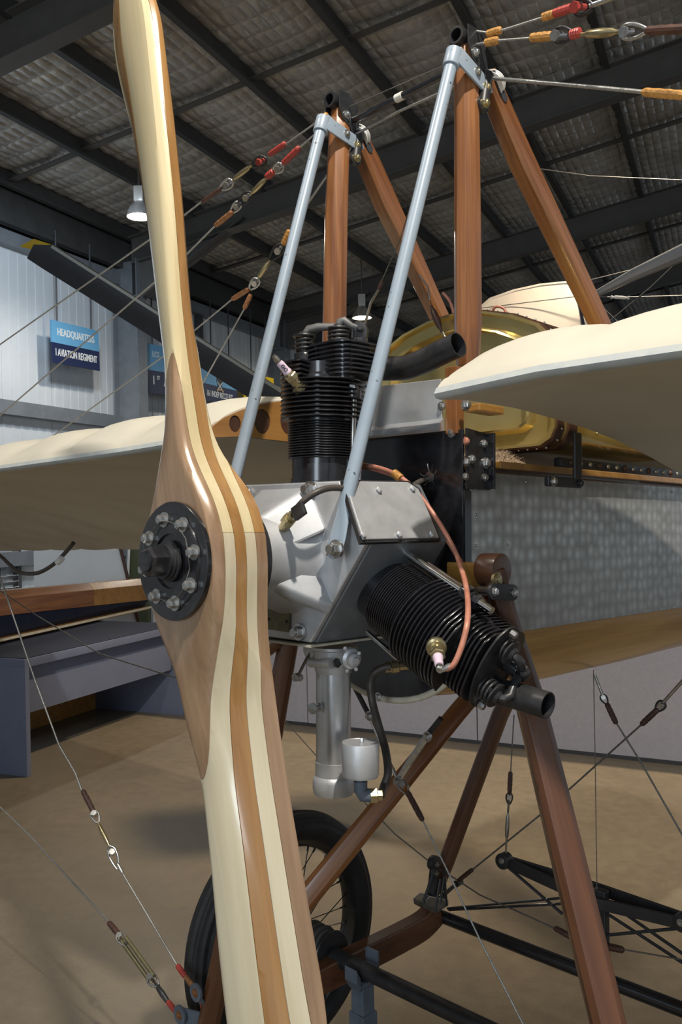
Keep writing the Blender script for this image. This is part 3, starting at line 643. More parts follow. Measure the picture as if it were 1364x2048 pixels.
mb.loft([hx(.025, 0), hx(.025, .026), hx(.021, .031)]); mb.lathe(A(-.387, 0, 0), -B, [(.017, -.001), (.017, .003), (.012, .004), (.0, .004)], 20); obj('centre_nut', mb, M['black'], prop, 'black hexagon centre nut', smooth=20)
bp8 = []
for k in range(8):
    a = radians(13 + 45 * k); c = A(-.342, .0695 * cos(a), .0695 * sin(a)); bp8.append((c, a)); bolt(c, -B, .0082, prop, 'silver', h=.013, washer=1.55, name='hub_bolt')
for k in range(8):
    (c0, a0), (c1, a1) = bp8[k], bp8[(k + 1) % 8]
    if k in (4,): continue
    h = -B * .010; mb = MB(); md = (c0 + c1) / 2 + h * .6
    mb.tube([c0 + h + (c0 - O).normalized() * .002, c0 + h + (c1 - c0).normalized() * .010, md, c1 + h - (c1 - c0).normalized() * .010, c1 + h], .0009, 6); obj('locking_wire', mb, M['cable_dark'], prop)
mb = MB(); mb.lathe(A(-.2195, 0, 0), B, [(.0, 0), (.1, 0), (.1, .012), (.07, .014), (.06, .03), (.0, .03)], 48); obj('rear_hub_plate', mb, M['black2'], prop, smooth=30)

# ------------------------------------------------------------------ crankcase
HEX = [(-.144, .139), (.144, .137), (.209, .032), (.070, -.152), (-.070, -.152), (-.209, .032)]
cc = part('crankcase', A(.02, 0, 0), 'cast aluminium crankcase')
mb = MB(); mb.loft([[A(b_, p_, u_) for p_, u_ in HEX] for b_ in (-.078, .128)]); obj('case_body', mb, M['alu_dull'], cc, 'dull grey case body', smooth=20, bevel=.005, bseg=3)
mb = MB(); mb.loft([[A(b_, p_ * k, u_ * k) for p_, u_ in HEX] for b_, k in ((-.079, .985), (-.092, .985))]); obj('front_flange', mb, M['alu'], cc, smooth=20, bevel=.004, bseg=3)
mb = MB(); mb.lathe(A(-.088, 0, 0), -B, [(.112, 0), (.104, .004), (.098, .014), (.093, .034), (.086, .065), (.081, .095), (.078, .116), (.05, .117)], 64); obj('nose_cone', mb, M['alu_nose'], cc, smooth=40)
for th in (-36, 216):
    a = radians(th); ep, eu = cos(a), sin(a); tp, tu = -sin(a), cos(a)
    def w_(r, t, b_): return A(b_, ep * r + tp * t, eu * r + tu * t)
    R1 = .150
    mb = MB(); mb.add([w_(R1, -.010, -.090), w_(R1, .010, -.090), w_(.078, .038, -.090), w_(.078, -.038, -.090), w_(.07, -.008, -.186), w_(.07, .008, -.186), w_(R1 - .012, -.005, -.106), w_(R1 - .012, .005, -.106), w_(.07, -.034, -.14), w_(.07, .034, -.14)],
                      [(0, 3, 2, 1), (0, 1, 7, 6), (6, 7, 5, 4), (0, 6, 4, 8), (0, 8, 3), (1, 9, 5, 7), (1, 2, 9), (3, 8, 4, 5, 9, 2)])
    obj('nose_web', mb, M['alu_nose'], cc, smooth=25, bevel=.004, bseg=3)
mb = MB(); mb.add([A(-.090, -.066, .130), A(-.090, .070, .130), A(-.186, .036, .072), A(-.186, -.036, .072), A(-.090, -.112, .05), A(-.090, .116, .05), A(-.150, .082, .02), A(-.150, -.082, .02)],
       [(0, 1, 2, 3), (1, 5, 6, 2), (0, 3, 7, 4), (4, 7, 6, 5), (0, 4, 5, 1), (2, 6, 7, 3)]); obj('nose_web', mb, M['alu_nose'], cc, smooth=25, bevel=.012, bseg=4)
for x, y, r in ((489, 987, .0105), (620, 979, .0105), (598, 1264, .0105)):
    bolt(PB(x, y, -.096), -B, r, cc, 'silver', castle=True, name='castle_nut')
q = [PB(x, y, -.0935) for x, y in ((534, 1217), (581, 1223), (580, 1265), (533, 1258))]
bolt(PB(672, 1098, -.123), -B, .011, cc, 'silver', castle=True, name='castle_nut'); mb = MB(); mb.lathe(PB(670, 1096, -.092), -B, [(0, 0), (.016, 0), (.013, .006), (.013, .022), (0, .022)], 20); obj('stay_boss', mb, M['alu'], cc)
mb = MB(); mb.prism(q, -B, 0, .0022); obj('name_plate', mb, M['plate'], cc, 'tarnished brass name plate', smooth=0, bevel=.0015)
for k, (i, j) in enumerate(((0, 3), (1, 2))): ball((q[i] + q[j]) / 2 + (q[1] - q[0]) * (.12 if k == 0 else -.12) - B * .002, .0032, cc, 'black2', 'plate_rivet')
# sloping cover plate on the upper port corner
nP, nV = .855, .519; fn = P * nP + V * nV; c0 = A(0, .144, .137); fk = (c0 - O).dot(fn) + .0055
def PF(x, y, k=0.0): return _pl(x, y, fn, fk + k)
mb = MB(); mb.prism([PF(*z_) for z_ in ((702, 1012), (688, 964), (813, 966), (835, 980), (876, 1077), (724, 1081))], fn, -.003, .004); obj('cover_plate', mb, M['alu'], cc, smooth=0, bevel=.002)
mb = MB(); mb.prism([PF(*z_) for z_ in ((698, 1012), (684, 960), (816, 962), (839, 978), (881, 1081), (722, 1086))], fn, -.006, .001); obj('cover_gasket', mb, M['black2'], cc, smooth=0)
for x, y in ((757, 981), (824, 978), (725, 1071), (798, 1070), (862, 1070)): bolt(PF(x, y, .005), fn, .0062, cc, 'alu', h=.005, washer=0, name='cover_bolt')
for x, y in ((680, 975), (702, 1044)):
    pass
mb = MB(); mb.prism([A(-.098, -.075, -.1535), A(-.098, .076, -.1535), A(.13, .076, -.1535), A(.13, -.075, -.1535)], -V, 0, .004); obj('base_plate', mb, M['edge_cream'], cc, 'cream edged base plate', smooth=0)
# breather fitting on the nose
f0, f1 = PB(566, 1056, -.155), PB(590, 1022, -.165); fd = (f1 - f0).normalized()
mb = MB(); mb.lathe(f0, fd, [(.0, 0), (.0085, 0), (.0085, .014), (.006, .016), (.006, .02)], 14)
x_, y_, z_ = frame(fd); mb.loft([[f0 + fd * h + (x_ * cos(pi / 3 * j) + y_ * sin(pi / 3 * j)) * .0125 for j in range(6)] for h in (.017, .030)]); mb.lathe(f0 + fd * .03, fd, [(.008, 0), (.008, .012), (.0, .012)], 14)
obj('breather_fitting', mb, M['brass_fit'], cc, 'brass hose fitting', smooth=25)

# ------------------------------------------------------------------ cylinders
def cylinder(name, c0, a, l, label, kind):
    g = part(name, c0 + a * .28, label)
    def L(h, l_, b_): return c0 + a * h + l * l_ + B * b_
    mb = MB(); mb.lathe(c0, a, [(.0, .13), (.067, .13), (.067, .142), (.0605, .144), (.0605, .19), (.0545, .192), (.0545, .345), (.049, .350), (.049, .371), (.03, .374), (0, .374)], 48); obj('barrel', mb, M['black'], g, smooth=35)
    if kind == 'up':                                  # stepped skirt at the foot of the barrel
        mb = MB(); R_ = .0625; pr = []
        for j in range(40):
            an = 2 * pi * j / 40; hh = .150 + (.026 if sin(an * 2.5 + .4) > .2 else 0); pr.append((an, hh))
        mb.loft([[L(.139, R_ * cos(an), R_ * sin(an)) for an, hh in pr], [L(hh, R_ * cos(an), R_ * sin(an)) for an, hh in pr], [L(hh, .058 * cos(an), .058 * sin(an)) for an, hh in pr]], True, False); obj('barrel_skirt', mb, M['black'], g, smooth=40)
    def disc(key, r, t):
        k = (kind, key)
        if k not in _cache:
            mb = MB(); mb.lathe((0, 0, 0), a, [(.052, -t), (r - t, -t * .8), (r - .3 * t, -t * .5), (r, 0), (r - .3 * t, t * .5), (r - t, t * .8), (.052, t)], 56); _cache[k] = mk_mesh('cooling_fin', mb, M['fin'], Vc((0, 0, 0)), 50)
        return _cache[k]
    for i in range(15): put('cooling_fin', disc('lo', .069, .0014), L(.188 + i * .0049, 0, 0), g)
    for i in range(9): put('cooling_fin', disc('hi', .0825, .0022 if i else .0022), L(.2645 + i * .0087, 0, 0), g)
    if kind == 'up': rngs = ((130, 286),)
    elif kind == 'port': rngs = ((200, 330),)
    else: rngs = ((130, 268),)
    def outline_fin(key, pts, h, t=.0018):
        k = (kind, key)
        if k not in _cache:
            mb = MB(); mb.loft([[l * x + B * y - a * t for x, y in pts], [l * x * 1.0 + B * y for x, y in [(px * 1.006, py * 1.006) for px, py in pts]], [l * x + B * y + a * t for x, y in pts]]); _cache[k] = mk_mesh('cooling_fin', mb, M['fin'], Vc((0, 0, 0)), 40)
        return put('cooling_fin', _cache[k], L(h, 0, 0), g)
    for a0, a1 in rngs:
        cres = [(.0825 * cos(radians(t)), .0825 * sin(radians(t))) for t in range(a0, a1 + 1, 6)] + [(.045 * cos(radians(t)), .045 * sin(radians(t))) for t in range(a1, a0 - 1, -12)]
        for i in range(4): outline_fin('cres', cres, .3425 + i * .0087)
    hc = (.030, .030) if kind == 'up' else (.004, .030)
    def sq(r, e=.36): return [(hc[0] + r * math.copysign(abs(cos(t)) ** e, cos(t)), hc[1] + r * math.copysign(abs(sin(t)) ** e, sin(t))) for t in [2 * pi * j / 44 for j in range(44)]]
    nf = 8
    for i in range(nf): outline_fin('head', sq(.0615 if kind == 'up' else .066, .55), .3455 + i * .0085)
    mb = MB(); mb.loft([[L(h, x, y) for x, y in sq(r, .6)] for h, r in ((.335, .046), (.40, .048), (.408, .044), (.411, .036))]); obj('head_casting', mb, M['black'], g, smooth=40)
    # valve gear
    def helix(c, r, h0, h1, turns, wr):
        n = int(turns * 16); return [c + a * (h0 + (h1 - h0) * i / n) + (l * cos(2 * pi * i / 16) + B * sin(2 * pi * i / 16)) * r for i in range(n + 1)]
    v1, v2, v3 = ((-.036, -.016), (.020, .022), (.046, .055)) if kind == 'up' else ((-.038, .02), (.036, .012), (-.004, .058))
    p1 = L(0, *v1); p2 = L(0, *v2); p3 = L(0, *v3)
    mb = MB(); mb.lathe(p1, a, [(.0, .36), (.026, .36), (.026, .372), (.0225, .374), (.0225, .392), (.020, .396), (.014, .398), (.0, .398)], 28); obj('valve_cage', mb, M['black'], g, smooth=35)
    for c, r, h0, h1, wr in ((p1, .0165, .398, .428, .0028), (p2, .0185, .412, .440, .0032)):
        mb = MB(); mb.tube(helix(c, r, h0, h1, 3.6, wr), wr, 8); obj('valve_spring', mb, M['black2'], g, smooth=60)
        mb = MB(); mb.lathe(c, a, [(.0, h1), (.0215, h1), (.0225, h1 + .002), (.0215, h1 + .004), (.012, h1 + .006), (.008, h1 + .011), (.0, h1 + .011)], 24); obj('spring_cap', mb, M['black2'], g, smooth=35)
        mb = MB(); mb.lathe(c, a, [(.005, h0 - .002), (.005, h1), (.0, h1)], 10); obj('valve_stem', mb, M['silver'], g)
    mb = MB(); mb.lathe(p3, a, [(.0, .408), (.021, .408), (.021, .414), (.0165, .4145), (.0165, .424), (.014, .425), (.014, .44), (0, .44)], 12); obj('rocker_nut', mb, M['black2'], g, smooth=20)
    mb = MB(); tl = (l + B * .6).normalized(); mb.prism([p3 + a * h + tl * x for x, h in ((-.016, .424), (.016, .424), (.017, .442), (.012, .452), (.004, .457), (-.006, .457), (-.014, .450))], (B - l * .6).normalized(), -.008, .008); obj('rocker_bracket', mb, M['black2'], g, smooth=25, bevel=.002)
    for c, hh in ((p1, .438), (p2, .450)):
        d = (p3 - c); d = d - a * d.dot(a); mb = MB(); mb.tube([c + a * (hh - .004), c + a * (hh + .006) + d * .08, c + a * (hh + .010) + d * .25, c + a * (.448) + d * .62, c + a * .446 + d * .9], [.006, .008, .008, .007, .007], 10); obj('rocker_arm', mb, M['black2' if kind == 'port' else 'rafter'], g, smooth=50)
    bolt(p3 + a * .440 + (P * .5 - B * .5) * .016, (P - B), .0062, g, 'black2', h=.012, washer=0, name='rocker_pin')
    return g, L
def spark_plug(g, p0, p1, letters=True):
    d = (p1 - p0).normalized(); ln = (p1 - p0).length; s = ln / .092; x, y, z = frame(d)
    mb = MB(); mb.lathe(p0, d, [(.0, -.01), (.0165, -.01), (.0165, -.002), (.013, 0), (.013, .003 * s)], 20); obj('plug_boss', mb, M['brass_fit'], g)
    mb = MB(); mb.lathe(p0, d, [(.0105, .0), (.0105, .018 * s), (.0118, .019 * s), (.0118, .021 * s)], 18); mb.loft([[p0 + d * h * s + (x * cos(pi / 3 * j) + y * sin(pi / 3 * j)) * r for j in range(6)] for h, r in ((.021, .0128), (.031, .0128), (.033, .0115))]); mb.lathe(p0, d, [(.0105, .033 * s), (.009, .039 * s), (.0, .039 * s)], 18); obj('plug_body', mb, M['brass_fit'], g, 'brass hexagon plug body', smooth=25)
    mb = MB(); mb.lathe(p0, d, [(.0, .038 * s), (.0085, .039 * s), (.0085, .044 * s), (.0074, .047 * s), (.0072, .066 * s), (.0062, .071 * s), (.0, .072 * s)], 18); obj('plug_insulator', mb, M['pink'], g, 'pale pink ceramic insulator', smooth=40)
    mb = MB(); mb.lathe(p0, d, [(.0, .071 * s), (.004, .071 * s), (.004, .075 * s), (.0058, .0755 * s), (.0058, .086 * s), (.004, .087 * s), (.004, .092 * s), (.0, .092 * s)], 14); obj('plug_terminal', mb, M['steel'], g, smooth=30)
    return d
CU0 = A(.02, -.012, 0)
cu_, LU = cylinder('cylinder', CU0, V, P, 'upright black finned cylinder', 'up')
b0 = PB(597, 770, -.052); b1 = PB(547, 711, -.105)
d_ = spark_plug(cu_, b0, b1)
pc = b0.lerp(b1, .60); view = (EYE - pc).normalized(); sx = (d_ * 1).normalized(); sn = (view - sx * view.dot(sx)).normalized(); sy = sn.cross(sx)
text_mesh('GO', .010, M['black2'], pc + sn * .0076, -sx, -sy, sn, depth=.0006, name='plug_lettering', parent=cu_)
# hold-down rods of the upright cylinder
def rod(g, a, b_, r, mat, nut=None, lug=None):
    mb = MB(); mb.tube([a, b_], r, 14); obj('hold_down_rod', mb, M[mat], g, smooth=50)
q0_, q1_ = PB(709, 776, .035), PB(703, 962, .035); rod(cu_, q0_, q1_, .0052, 'steel')
mb = MB(); c = PB(707, 789, .035); mb.lathe(c, V, [(.0, -.008), (.0145, -.008), (.0155, -.002), (.0155, .006), (.013, .009), (0, .009)], 20); mb.box(c - P * .016 + B * .004, P * .016, B * .008, V * .006); obj('rod_lug', mb, M['black'], cu_, smooth=30)
bolt(PB(707, 781, .035), V, .0098, cu_, 'silver', h=.012, washer=1.15, name='rod_nut')
rod(cu_, PB(722, 880, .06), PB(718, 965, .06), .0042, 'alu_bright')
# port cylinder
AX = Vc((0, 0, 0)) + P * .885 - V * .466; LX = -P * .466 - V * .885
cp_, LP = cylinder('cylinder', A(.025, 0, .017), AX, LX, 'lower port black finned cylinder', 'port')
b0 = PB(873, 1297, -.062); b1 = PB(880, 1342, -.13); d_ = spark_plug(cp_, b0, b1)
rod(cp_, PB(808, 1104, .03), PB(984, 1222, .03), .0070, 'chrome'); rod(cp_, PB(856, 1128, .05), PB(930, 1178, .05), .0045, 'chrome')
c = PB(936, 1191, .03); mb = MB(); mb.lathe(c, AX, [(0, -.012), (.016, -.012), (.018, -.004), (.018, .006), (0, .006)], 20); mb.box(c + LX * .016, LX * .016, B * .010, AX * .006); obj('rod_lug', mb, M['black'], cp_, smooth=30)
bolt(PB(944, 1197, .03), AX, .0115, cp_, 'black', h=.016, washer=1.1, name='rod_nut')
rod(cp_, PB(734, 1264, .02), PB(796, 1318, .02), .0048, 'chrome')
mb = MB(); pts = [(.078 * cos(t) * (1 if cos(t) > 0 else 1), .046 * sin(t)) for t in [2 * pi * j / 40 for j in range(40)]]
mb.loft([[LP(.412 + h, x, .018 + y) for x, y in pts] for h in (0, .004)]); obj('valve_plate', mb, M['black2'], cp_, smooth=30, bevel=.001)
for x_, b_ in ((-.070, .015), (.070, .018)): bolt(LP(.417, x_, b_), AX, .0065, cp_, 'silver', washer=0, h=.012, name='plate_bolt')
# starboard cylinder, behind the propeller
AS = -P * .885 - V * .466; LS = -P * .466 + V * .885
cs_, LSf = cylinder('cylinder', A(.025, 0, .017), AS, LS, 'lower starboard black finned cylinder', 'stbd')

# exhaust pipes
mb = MB(); pipe(mb, spline([A(.05, .035, .362)] + [PB(x, y, .10) for x, y in ((775, 737), (812, 735), (848, 722), (884, 704), (917, 689))], 6), .0232, .002); obj('exhaust_pipe', mb, M['black2'], aero, 'bent black exhaust pipe of the upright cylinder', smooth=50)
mb = MB(); pipe(mb, [PB(985, 1380, .075), PB(1040, 1394, .075), PB(1096, 1411, .075)], .0222, .002); obj('exhaust_pipe', mb, M['black2'], aero, 'short black exhaust stub of the lower cylinder', smooth=50)

# ------------------------------------------------------------------ carburettor
cb = part('carburettor', A(.03, 0, -.3), 'silver carburettor with a round float chamber')
def CU(y): return (PB(667, y, .03) - O).dot(V)
axb = PB(667, 1440, .03); c0 = A(.03, (axb - O).dot(P), 0)
mb = MB(); mb.lathe(c0, V, [(0, CU(1292)), (.047, CU(1292)), (.047, CU(1297)), (.040, CU(1300)), (.038, CU(1322)), (.036, CU(1338)), (.0345, CU(1345)), (0, CU(1345))], 36); obj('throttle_body', mb, M['alu'], cb, smooth=35)
mb = MB(); mb.lathe(c0, V, [(0, CU(1340)), (.0335, CU(1342)), (.0335, CU(1526)), (0, CU(1526))], 44); obj('induction_tube', mb, M['alu_bright'], cb, smooth=40)
mb = MB(); mb.lathe(c0, V, [(0, CU(1522)), (.035, CU(1522)), (.035, CU(1549)), (.0385, CU(1554)), (.040, CU(1560)), (.040, CU(1577)), (.038, CU(1586)), (.0, CU(1588))], 44); obj('intake_cap', mb, M['alu'], cb, smooth=35)
cf = PB(721, 1520, -.0); cf0 = cf - V * (cf - O).dot(V); fu = lambda y: (PB(721, y, 0.0) - O).dot(V)
mb = MB(); mb.lathe(cf0, V, [(0, fu(1552)), (.032, fu(1552)), (.0335, fu(1548)), (.0345, fu(1487)), (.0335, fu(1484)), (.030, fu(1484)), (.0295, fu(1484.8)), (0, fu(1484.8))], 40); obj('float_chamber', mb, M['alu'], cb, smooth=35)
bolt(cf0 + V * fu(1485) + P * .004, V, .0035, cb, 'silver', h=.009, washer=0, name='tickler')
mb = MB(); mb.lathe(cf0, V, [(.0, fu(1568)), (.010, fu(1568)), (.010, fu(1552)), (0, fu(1552))], 6); mb.tube([cf0 + V * fu(1562), cf0 + V * fu(1580), cf0 + V * fu(1590) + (B * .5 + P * .5) * .006, cf0 + V * fu(1592) + (B * .6 + P * .5) * .03], .0125, 14); e2 = cf0 + V * fu(1592) + (B * .6 + P * .5) * .03; obj('elbow', mb, M['zinc_blue'], cb, 'grey pipe elbow', smooth=40)
ed = (B * .6 + P * .5).normalized(); mb = MB(); mb.lathe(e2, ed, [(0, -.006), (.0145, -.006), (.0145, .006), (.010, .008), (.010, .016), (0, .016)], 6); obj('elbow_union', mb, M['brass_fit'], cb, 'brass union nut', smooth=15)
mb = MB(); a, c = PB(622, 1325, .0), PB(665, 1327, -.01); mb.tube([a, c], .0095, 16); obj('jet_boss', mb, M['alu'], cb)
bolt(PB(672, 1326, -.014), (c - a), .0095, cb, 'black2', h=.006, washer=0, name='jet_plug')
mb = MB(); c = PB(704, 1318, .0); dd = (P - B * .4 - V * .1).normalized(); mb.lathe(c, dd, [(0, -.02), (.019, -.02), (.019, 0), (.014, .004), (.012, .012), (.007, .013), (.006, .02), (0, .02)], 18); obj('control_boss', mb, M['alu'], cb, smooth=35)
for x, y in ((690, 1296), (718, 1306), (712, 1338), (694, 1341)): bolt(PB(x, y, -.004), (P - B), .004, cb, 'silver', h=.004, washer=0, name='cover_screw')
mb = MB(); a, c = PB(640, 1414, .0), PB(626, 1417, -.02); mb.tube([a, c], .004, 10); mb.lathe(a, (c - a), [(0, -.006), (.008, -.006), (.008, .006), (0, .006)], 6); mb.lathe(c, (c - a), [(0, -.001), (.0105, 0), (.0105, .003), (0, .004)], 24); obj('throttle_screw', mb, M['silver'], cb, smooth=30)
mb = MB(); a, m_, c = PB(622, 1300, .01), PB(610, 1322, .0), PB(595, 1354, -.01); mb.box((a + c) / 2, (c - a) / 2, B * .003, (V + P).normalized() * .0075); mb.lathe(a, -B, [(0, -.004), (.016, -.004), (.016, .006), (0, .006)], 18); mb.lathe(c, -B, [(0, -.004), (.008, -.004), (.008, .008), (0, .008)], 14); obj('throttle_lever', mb, M['steel'], cb, smooth=25)
bolt(PB(600, 1355, -.02), P, .005, cb, 'silver', name='lever_pin')

# hoses and leads
def lead(name, pts, r, mat, label=None, parent=aero, n=10):
    mb = MB(); mb.tube(spline(pts, 8), r, n); return obj(name, mb, mat, parent, label, smooth=60)
lead('fuel_hose', [e2 + ed * .014] + [PB(x, y, b_) for x, y, b_ in ((768, 1572, .06), (776, 1545, .07), (771, 1500, .08), (757, 1450, .09), (745, 1405, .10), (741, 1370, .10), (748, 1347, .11), (766, 1336, .12), (782, 1334, .13))], .0078, M['hose'], 'dark brown fuel hose curving up from the float chamber')
mb = MB(); f0 = PB(770, 1336, .125); fd = (PB(800, 1333, .15) - f0).normalized(); mb.lathe(f0, fd, [(0, 0), (.011, 0), (.011, .012), (.013, .013), (.013, .026), (.009, .028), (.009, .06), (0, .06)], 8); obj('hose_union', mb, M['brass_fit'], aero, 'brass union at the tank outlet', smooth=25)
lead('breather_hose', [f1 - (f1 - PB(566, 1056, -.155)).normalized() * .006] + [PB(x, y, b_) for x, y, b_ in ((606, 1003, -.165), (632, 985, -.15), (662, 976, -.12), (700, 979, -.08), (736, 992, -.03), (772, 998, .03), (806, 986, .09), (835, 966, .14), (862, 953, .195))], .0058, M['hose'], 'dark brown breather hose from the nose to the firewall')
mb = MB(); c = PB(598, 1022, -.172); mb.box(c, B * .004, (P * .8 + V * .4).normalized() * .014, (V * .8 - P * .4).normalized() * .012); obj('hose_tape', mb, M['black2'], aero, 'black tape flag on the breather hose', smooth=0, bevel=.002)
lead('ignition_lead', [PB(x, y, b_) for x, y, b_ in ((700, 927, .10), (728, 930, .10), (762, 937, .10), (797, 952, .10), (830, 980, .10), (868, 1030, .11), (903, 1088, .10), (922, 1135, .06), (934, 1185, -.01), (935, 1240, -.085), (924, 1290, -.105), (908, 1328, -.118), (893, 1338, -.122))], .0046, M['copper'], 'copper red ignition lead running to the lower spark plug')
lead('ignition_lead', [PB(x, y, b_) for x, y, b_ in ((700, 931, .11), (730, 935, .11), (764, 943, .11), (798, 957, .11), (829, 985, .11), (866, 1034, .12), (901, 1090, .13), (918, 1118, .14), (944, 1158, .15), (968, 1190, .16), (990, 1222, .15))], .0044, M['copper'], 'copper red ignition lead running behind the lower cylinder')
mb = MB(); c = PB(795, 951, .098); mb.tube([PB(788, 946, .098), PB(802, 958, .098)], .0085, 12); obj('lead_clip', mb, M['amber_wrap'], aero, 'amber tape around the paired leads')
mb = MB(); a, c = PB(906, 1330, -.118), PB(884, 1340, -.125); mb.tube([a, a.lerp(c, .4), c], [.004, .0055, .004], 8); obj('lead_terminal', mb, M['steel'], aero)
# ------------------------------------------------------------------ fuselage nose
FBK = .185                                        # firewall plane
HWF = .20                                         # half width of the fuselage
ell = [(HWF * cos(t), -.15 + .14 * sin(t)) for t in [-pi * j / 28 for j in range(29)]]
fo = [(-HWF, .243), (HWF, .243)] + ell
mb = MB(); mb.prism([A(FBK, x, y) for x, y in fo], B, 0, .006); fw = obj('firewall', mb, M['black'], aero, 'glossy black firewall plate', smooth=0, bevel=.0015)
for x, y in ((903, 865), (912, 1145), (757, 1394)): bolt(PB(x, y, FBK - .001), -B, .0065, fw, 'silver', h=.006, washer=1.5, name='firewall_bolt')
hc = PB(860, 954, FBK - .002); mb = MB(); mb.lathe(hc, -B, [(.006, 0), (.011, 0), (.010, .003), (.006, .003)], 18)
for k in range(5):
    an = 2 * pi * k / 5 + .4; dv = P * cos(an) + V * sin(an); mb.tube([hc + dv * .009, hc + dv * .018 - B * .004, hc + dv * .022 + V * .004 - B * .005], .0011, 6)
obj('grommet', mb, M['steel'], fw, 'frayed wire grommet')
# aluminium strip above it
pl = [PB(690, 792, FBK - .008), PB(893, 752, FBK - .008), PB(890, 850, FBK - .008), PB(690, 872, FBK - .008)]
t0 = A(FBK - .006, -.165, .333); pts = [A(FBK - .006, -.165, .352), A(FBK - .006, .155, .343), A(FBK - .006, .157, .262), A(FBK - .006, -.165, .262)]
mb = MB(); mb.prism(pts, -B, 0, .003); asx = obj('shield_strip', mb, M['alu'], aero, 'brushed aluminium strip above the firewall', smooth=0, bevel=.001)
mb = MB(); mb.loft([[A(FBK - .009, x, .266), A(FBK - .013, x, .262), A(FBK - .020, x, .256), A(FBK - .021, x, .244), A(FBK - .017, x, .240), A(FBK - .006, x, .243), A(FBK - .006, x, .264)] for x in (-.165, .160)]); obj('folded_lip', mb, M['alu_bright'], asx, smooth=30)
bolt(PB(883, 812, FBK - .010), -B, .006, asx, 'silver', h=.005, name='strip_bolt')
# burnished side panels, belly, plank
def side_plane(x, y): return PP(x, y, HWF)
def bu(q): return ((q - O).dot(B), (q - O).dot(V))
for s in (1, -1):
    o2 = [(.205, .142), (.268, .142), (.268, .163), (1.75, .163), (1.75, -.158), (.205, -.158)]
    mb = MB(); mb.prism([A(b_, s * HWF, u_) for b_, u_ in o2], P * s, 0, .0025); sp_ = obj('side_panel', mb, M['burnished'], aero, 'burnished aluminium side panel' if s > 0 else None, smooth=0, bevel=.0008)
    if s > 0:
        for b_, u_ in [(.222, v) for v in (.128, .08, .02, -.04, -.10)] + [(.29, .150), (.40, .150), (.56, .150), (.72, .150), (.90, .150), (1.1, .150), (.30, .07), (.33, .02), (.26, -.06)]: ball(A(b_, HWF + .0025, u_), .0030, sp_, 'steel', 'panel_rivet')
rings = []
for b_, k in ((FBK + .01, 1.0), (.35, 1.1), (.6, 1.17), (1.1, 1.17), (1.75, 1.1)): rings.append([A(b_, x * .995, -.15 + (y + .15) * 1.02 * k) for x, y in ell])
mb = MB(); mb.loft(rings, False, False, closed=False); mb.loft([[q + (A(0, 0, -.1) - O) * -.03 for q in r] for r in rings], False, False, closed=False)
obj('belly_skin', mb, M['ply_belly'], aero, 'curved amber plywood belly', smooth=60)
mb = MB(); mb.tube([A(FBK + .004, x * 1.02, -.15 + (y + .15) * 1.05) for x, y in ell], .007, 8); obj('belly_rim', mb, M['edge_cream'], aero, 'cream coloured rim of the belly', smooth=50)
mb = MB(); mb.box(A(1.0, HWF - .006, -.12), B * .78, P * .004, V * .24); mb.box(A(1.0, -HWF + .006, 0), B * .78, P * .004, V * .15); mb.box(A(1.0, 0, -.155), B * .78, P * .19, V * .004)
# longerons
for s in (1, -1):
    mb = MB(); mb.box(A(1.0, s * (HWF - .018), .155), B * .79, P * .012, V * .012); obj('longeron', mb, red_wood(B), aero, smooth=0)
    mb = MB(); mb.box(A(1.0, s * (HWF - .018), -.14), B * .79, P * .012, V * .012); obj('longeron', mb, red_wood(B), aero, smooth=0)
mb = MB(); mb.prism([A(.275, .06, .171), A(.275, .225, .171), A(1.6, .225, .171), A(1.6, .06, .171)], V, 0, .014); obj('side_plank', mb, M['ply_amber'], aero, 'amber wooden plank along the top of the side panel', smooth=0, bevel=.002)
mb = MB(); n_ = 26; vs = []; 
for i in range(n_ + 1):
    for j in range(9):
        b_ = .283 + .16 * i / n_; p_ = .05 + .13 * j / 8; e = max(0, sin(pi * i / n_)) ** .5 * sin(pi * min(1, (j + .6) / 8.6)) ** .5
        vs.append(A(b_, p_ + .006 * noise.noise((i * .7, j, 1)), .189 + .032 * e + .012 * noise.noise((i * .9, j * .9, 2)) * e))
mb.add(vs, [(i * 9 + j, (i + 1) * 9 + j, (i + 1) * 9 + j + 1, i * 9 + j + 1) for i in range(n_) for j in range(8)]); fz_ = obj('fleece_padding', mb, M['fur'], aero, 'brown woolly padding above the plank', smooth=60, recalc=False)
mb = MB()
for k in range(900):                              # tufts of the fleece
    i = random.random(); j = random.random(); e = max(0, sin(pi * i)) ** .5 * sin(pi * min(1, (j * 8 + .6) / 8.6)) ** .5
    q = A(.283 + .16 * i, .05 + .13 * j, .189 + .032 * e); d = (V * random.uniform(.2, 1) + P * random.uniform(-.6, 1) + B * random.uniform(-.8, .8)).normalized() * random.uniform(.008, .018); sd = d.orthogonal().normalized() * .0009
    mb.add([q - sd, q + sd, q + d], [(0, 1, 2)])
obj('fleece_tufts', mb, M['fur'], fz_, kind='stuff', smooth=0, recalc=False)
mb = MB(); mb.box(A(1.0, .205, .196), B * .48, P * .010, V * .012); lp = obj('leather_beading', mb, M['black2'], aero, 'black leather beading on the plank', bevel=.004)
for k in range(22): ball(A(.56 + k * .042, .214, .198), .006 + .002 * (k % 3 == 0), lp, 'steel' if k % 3 else 'leather', 'beading_stud')

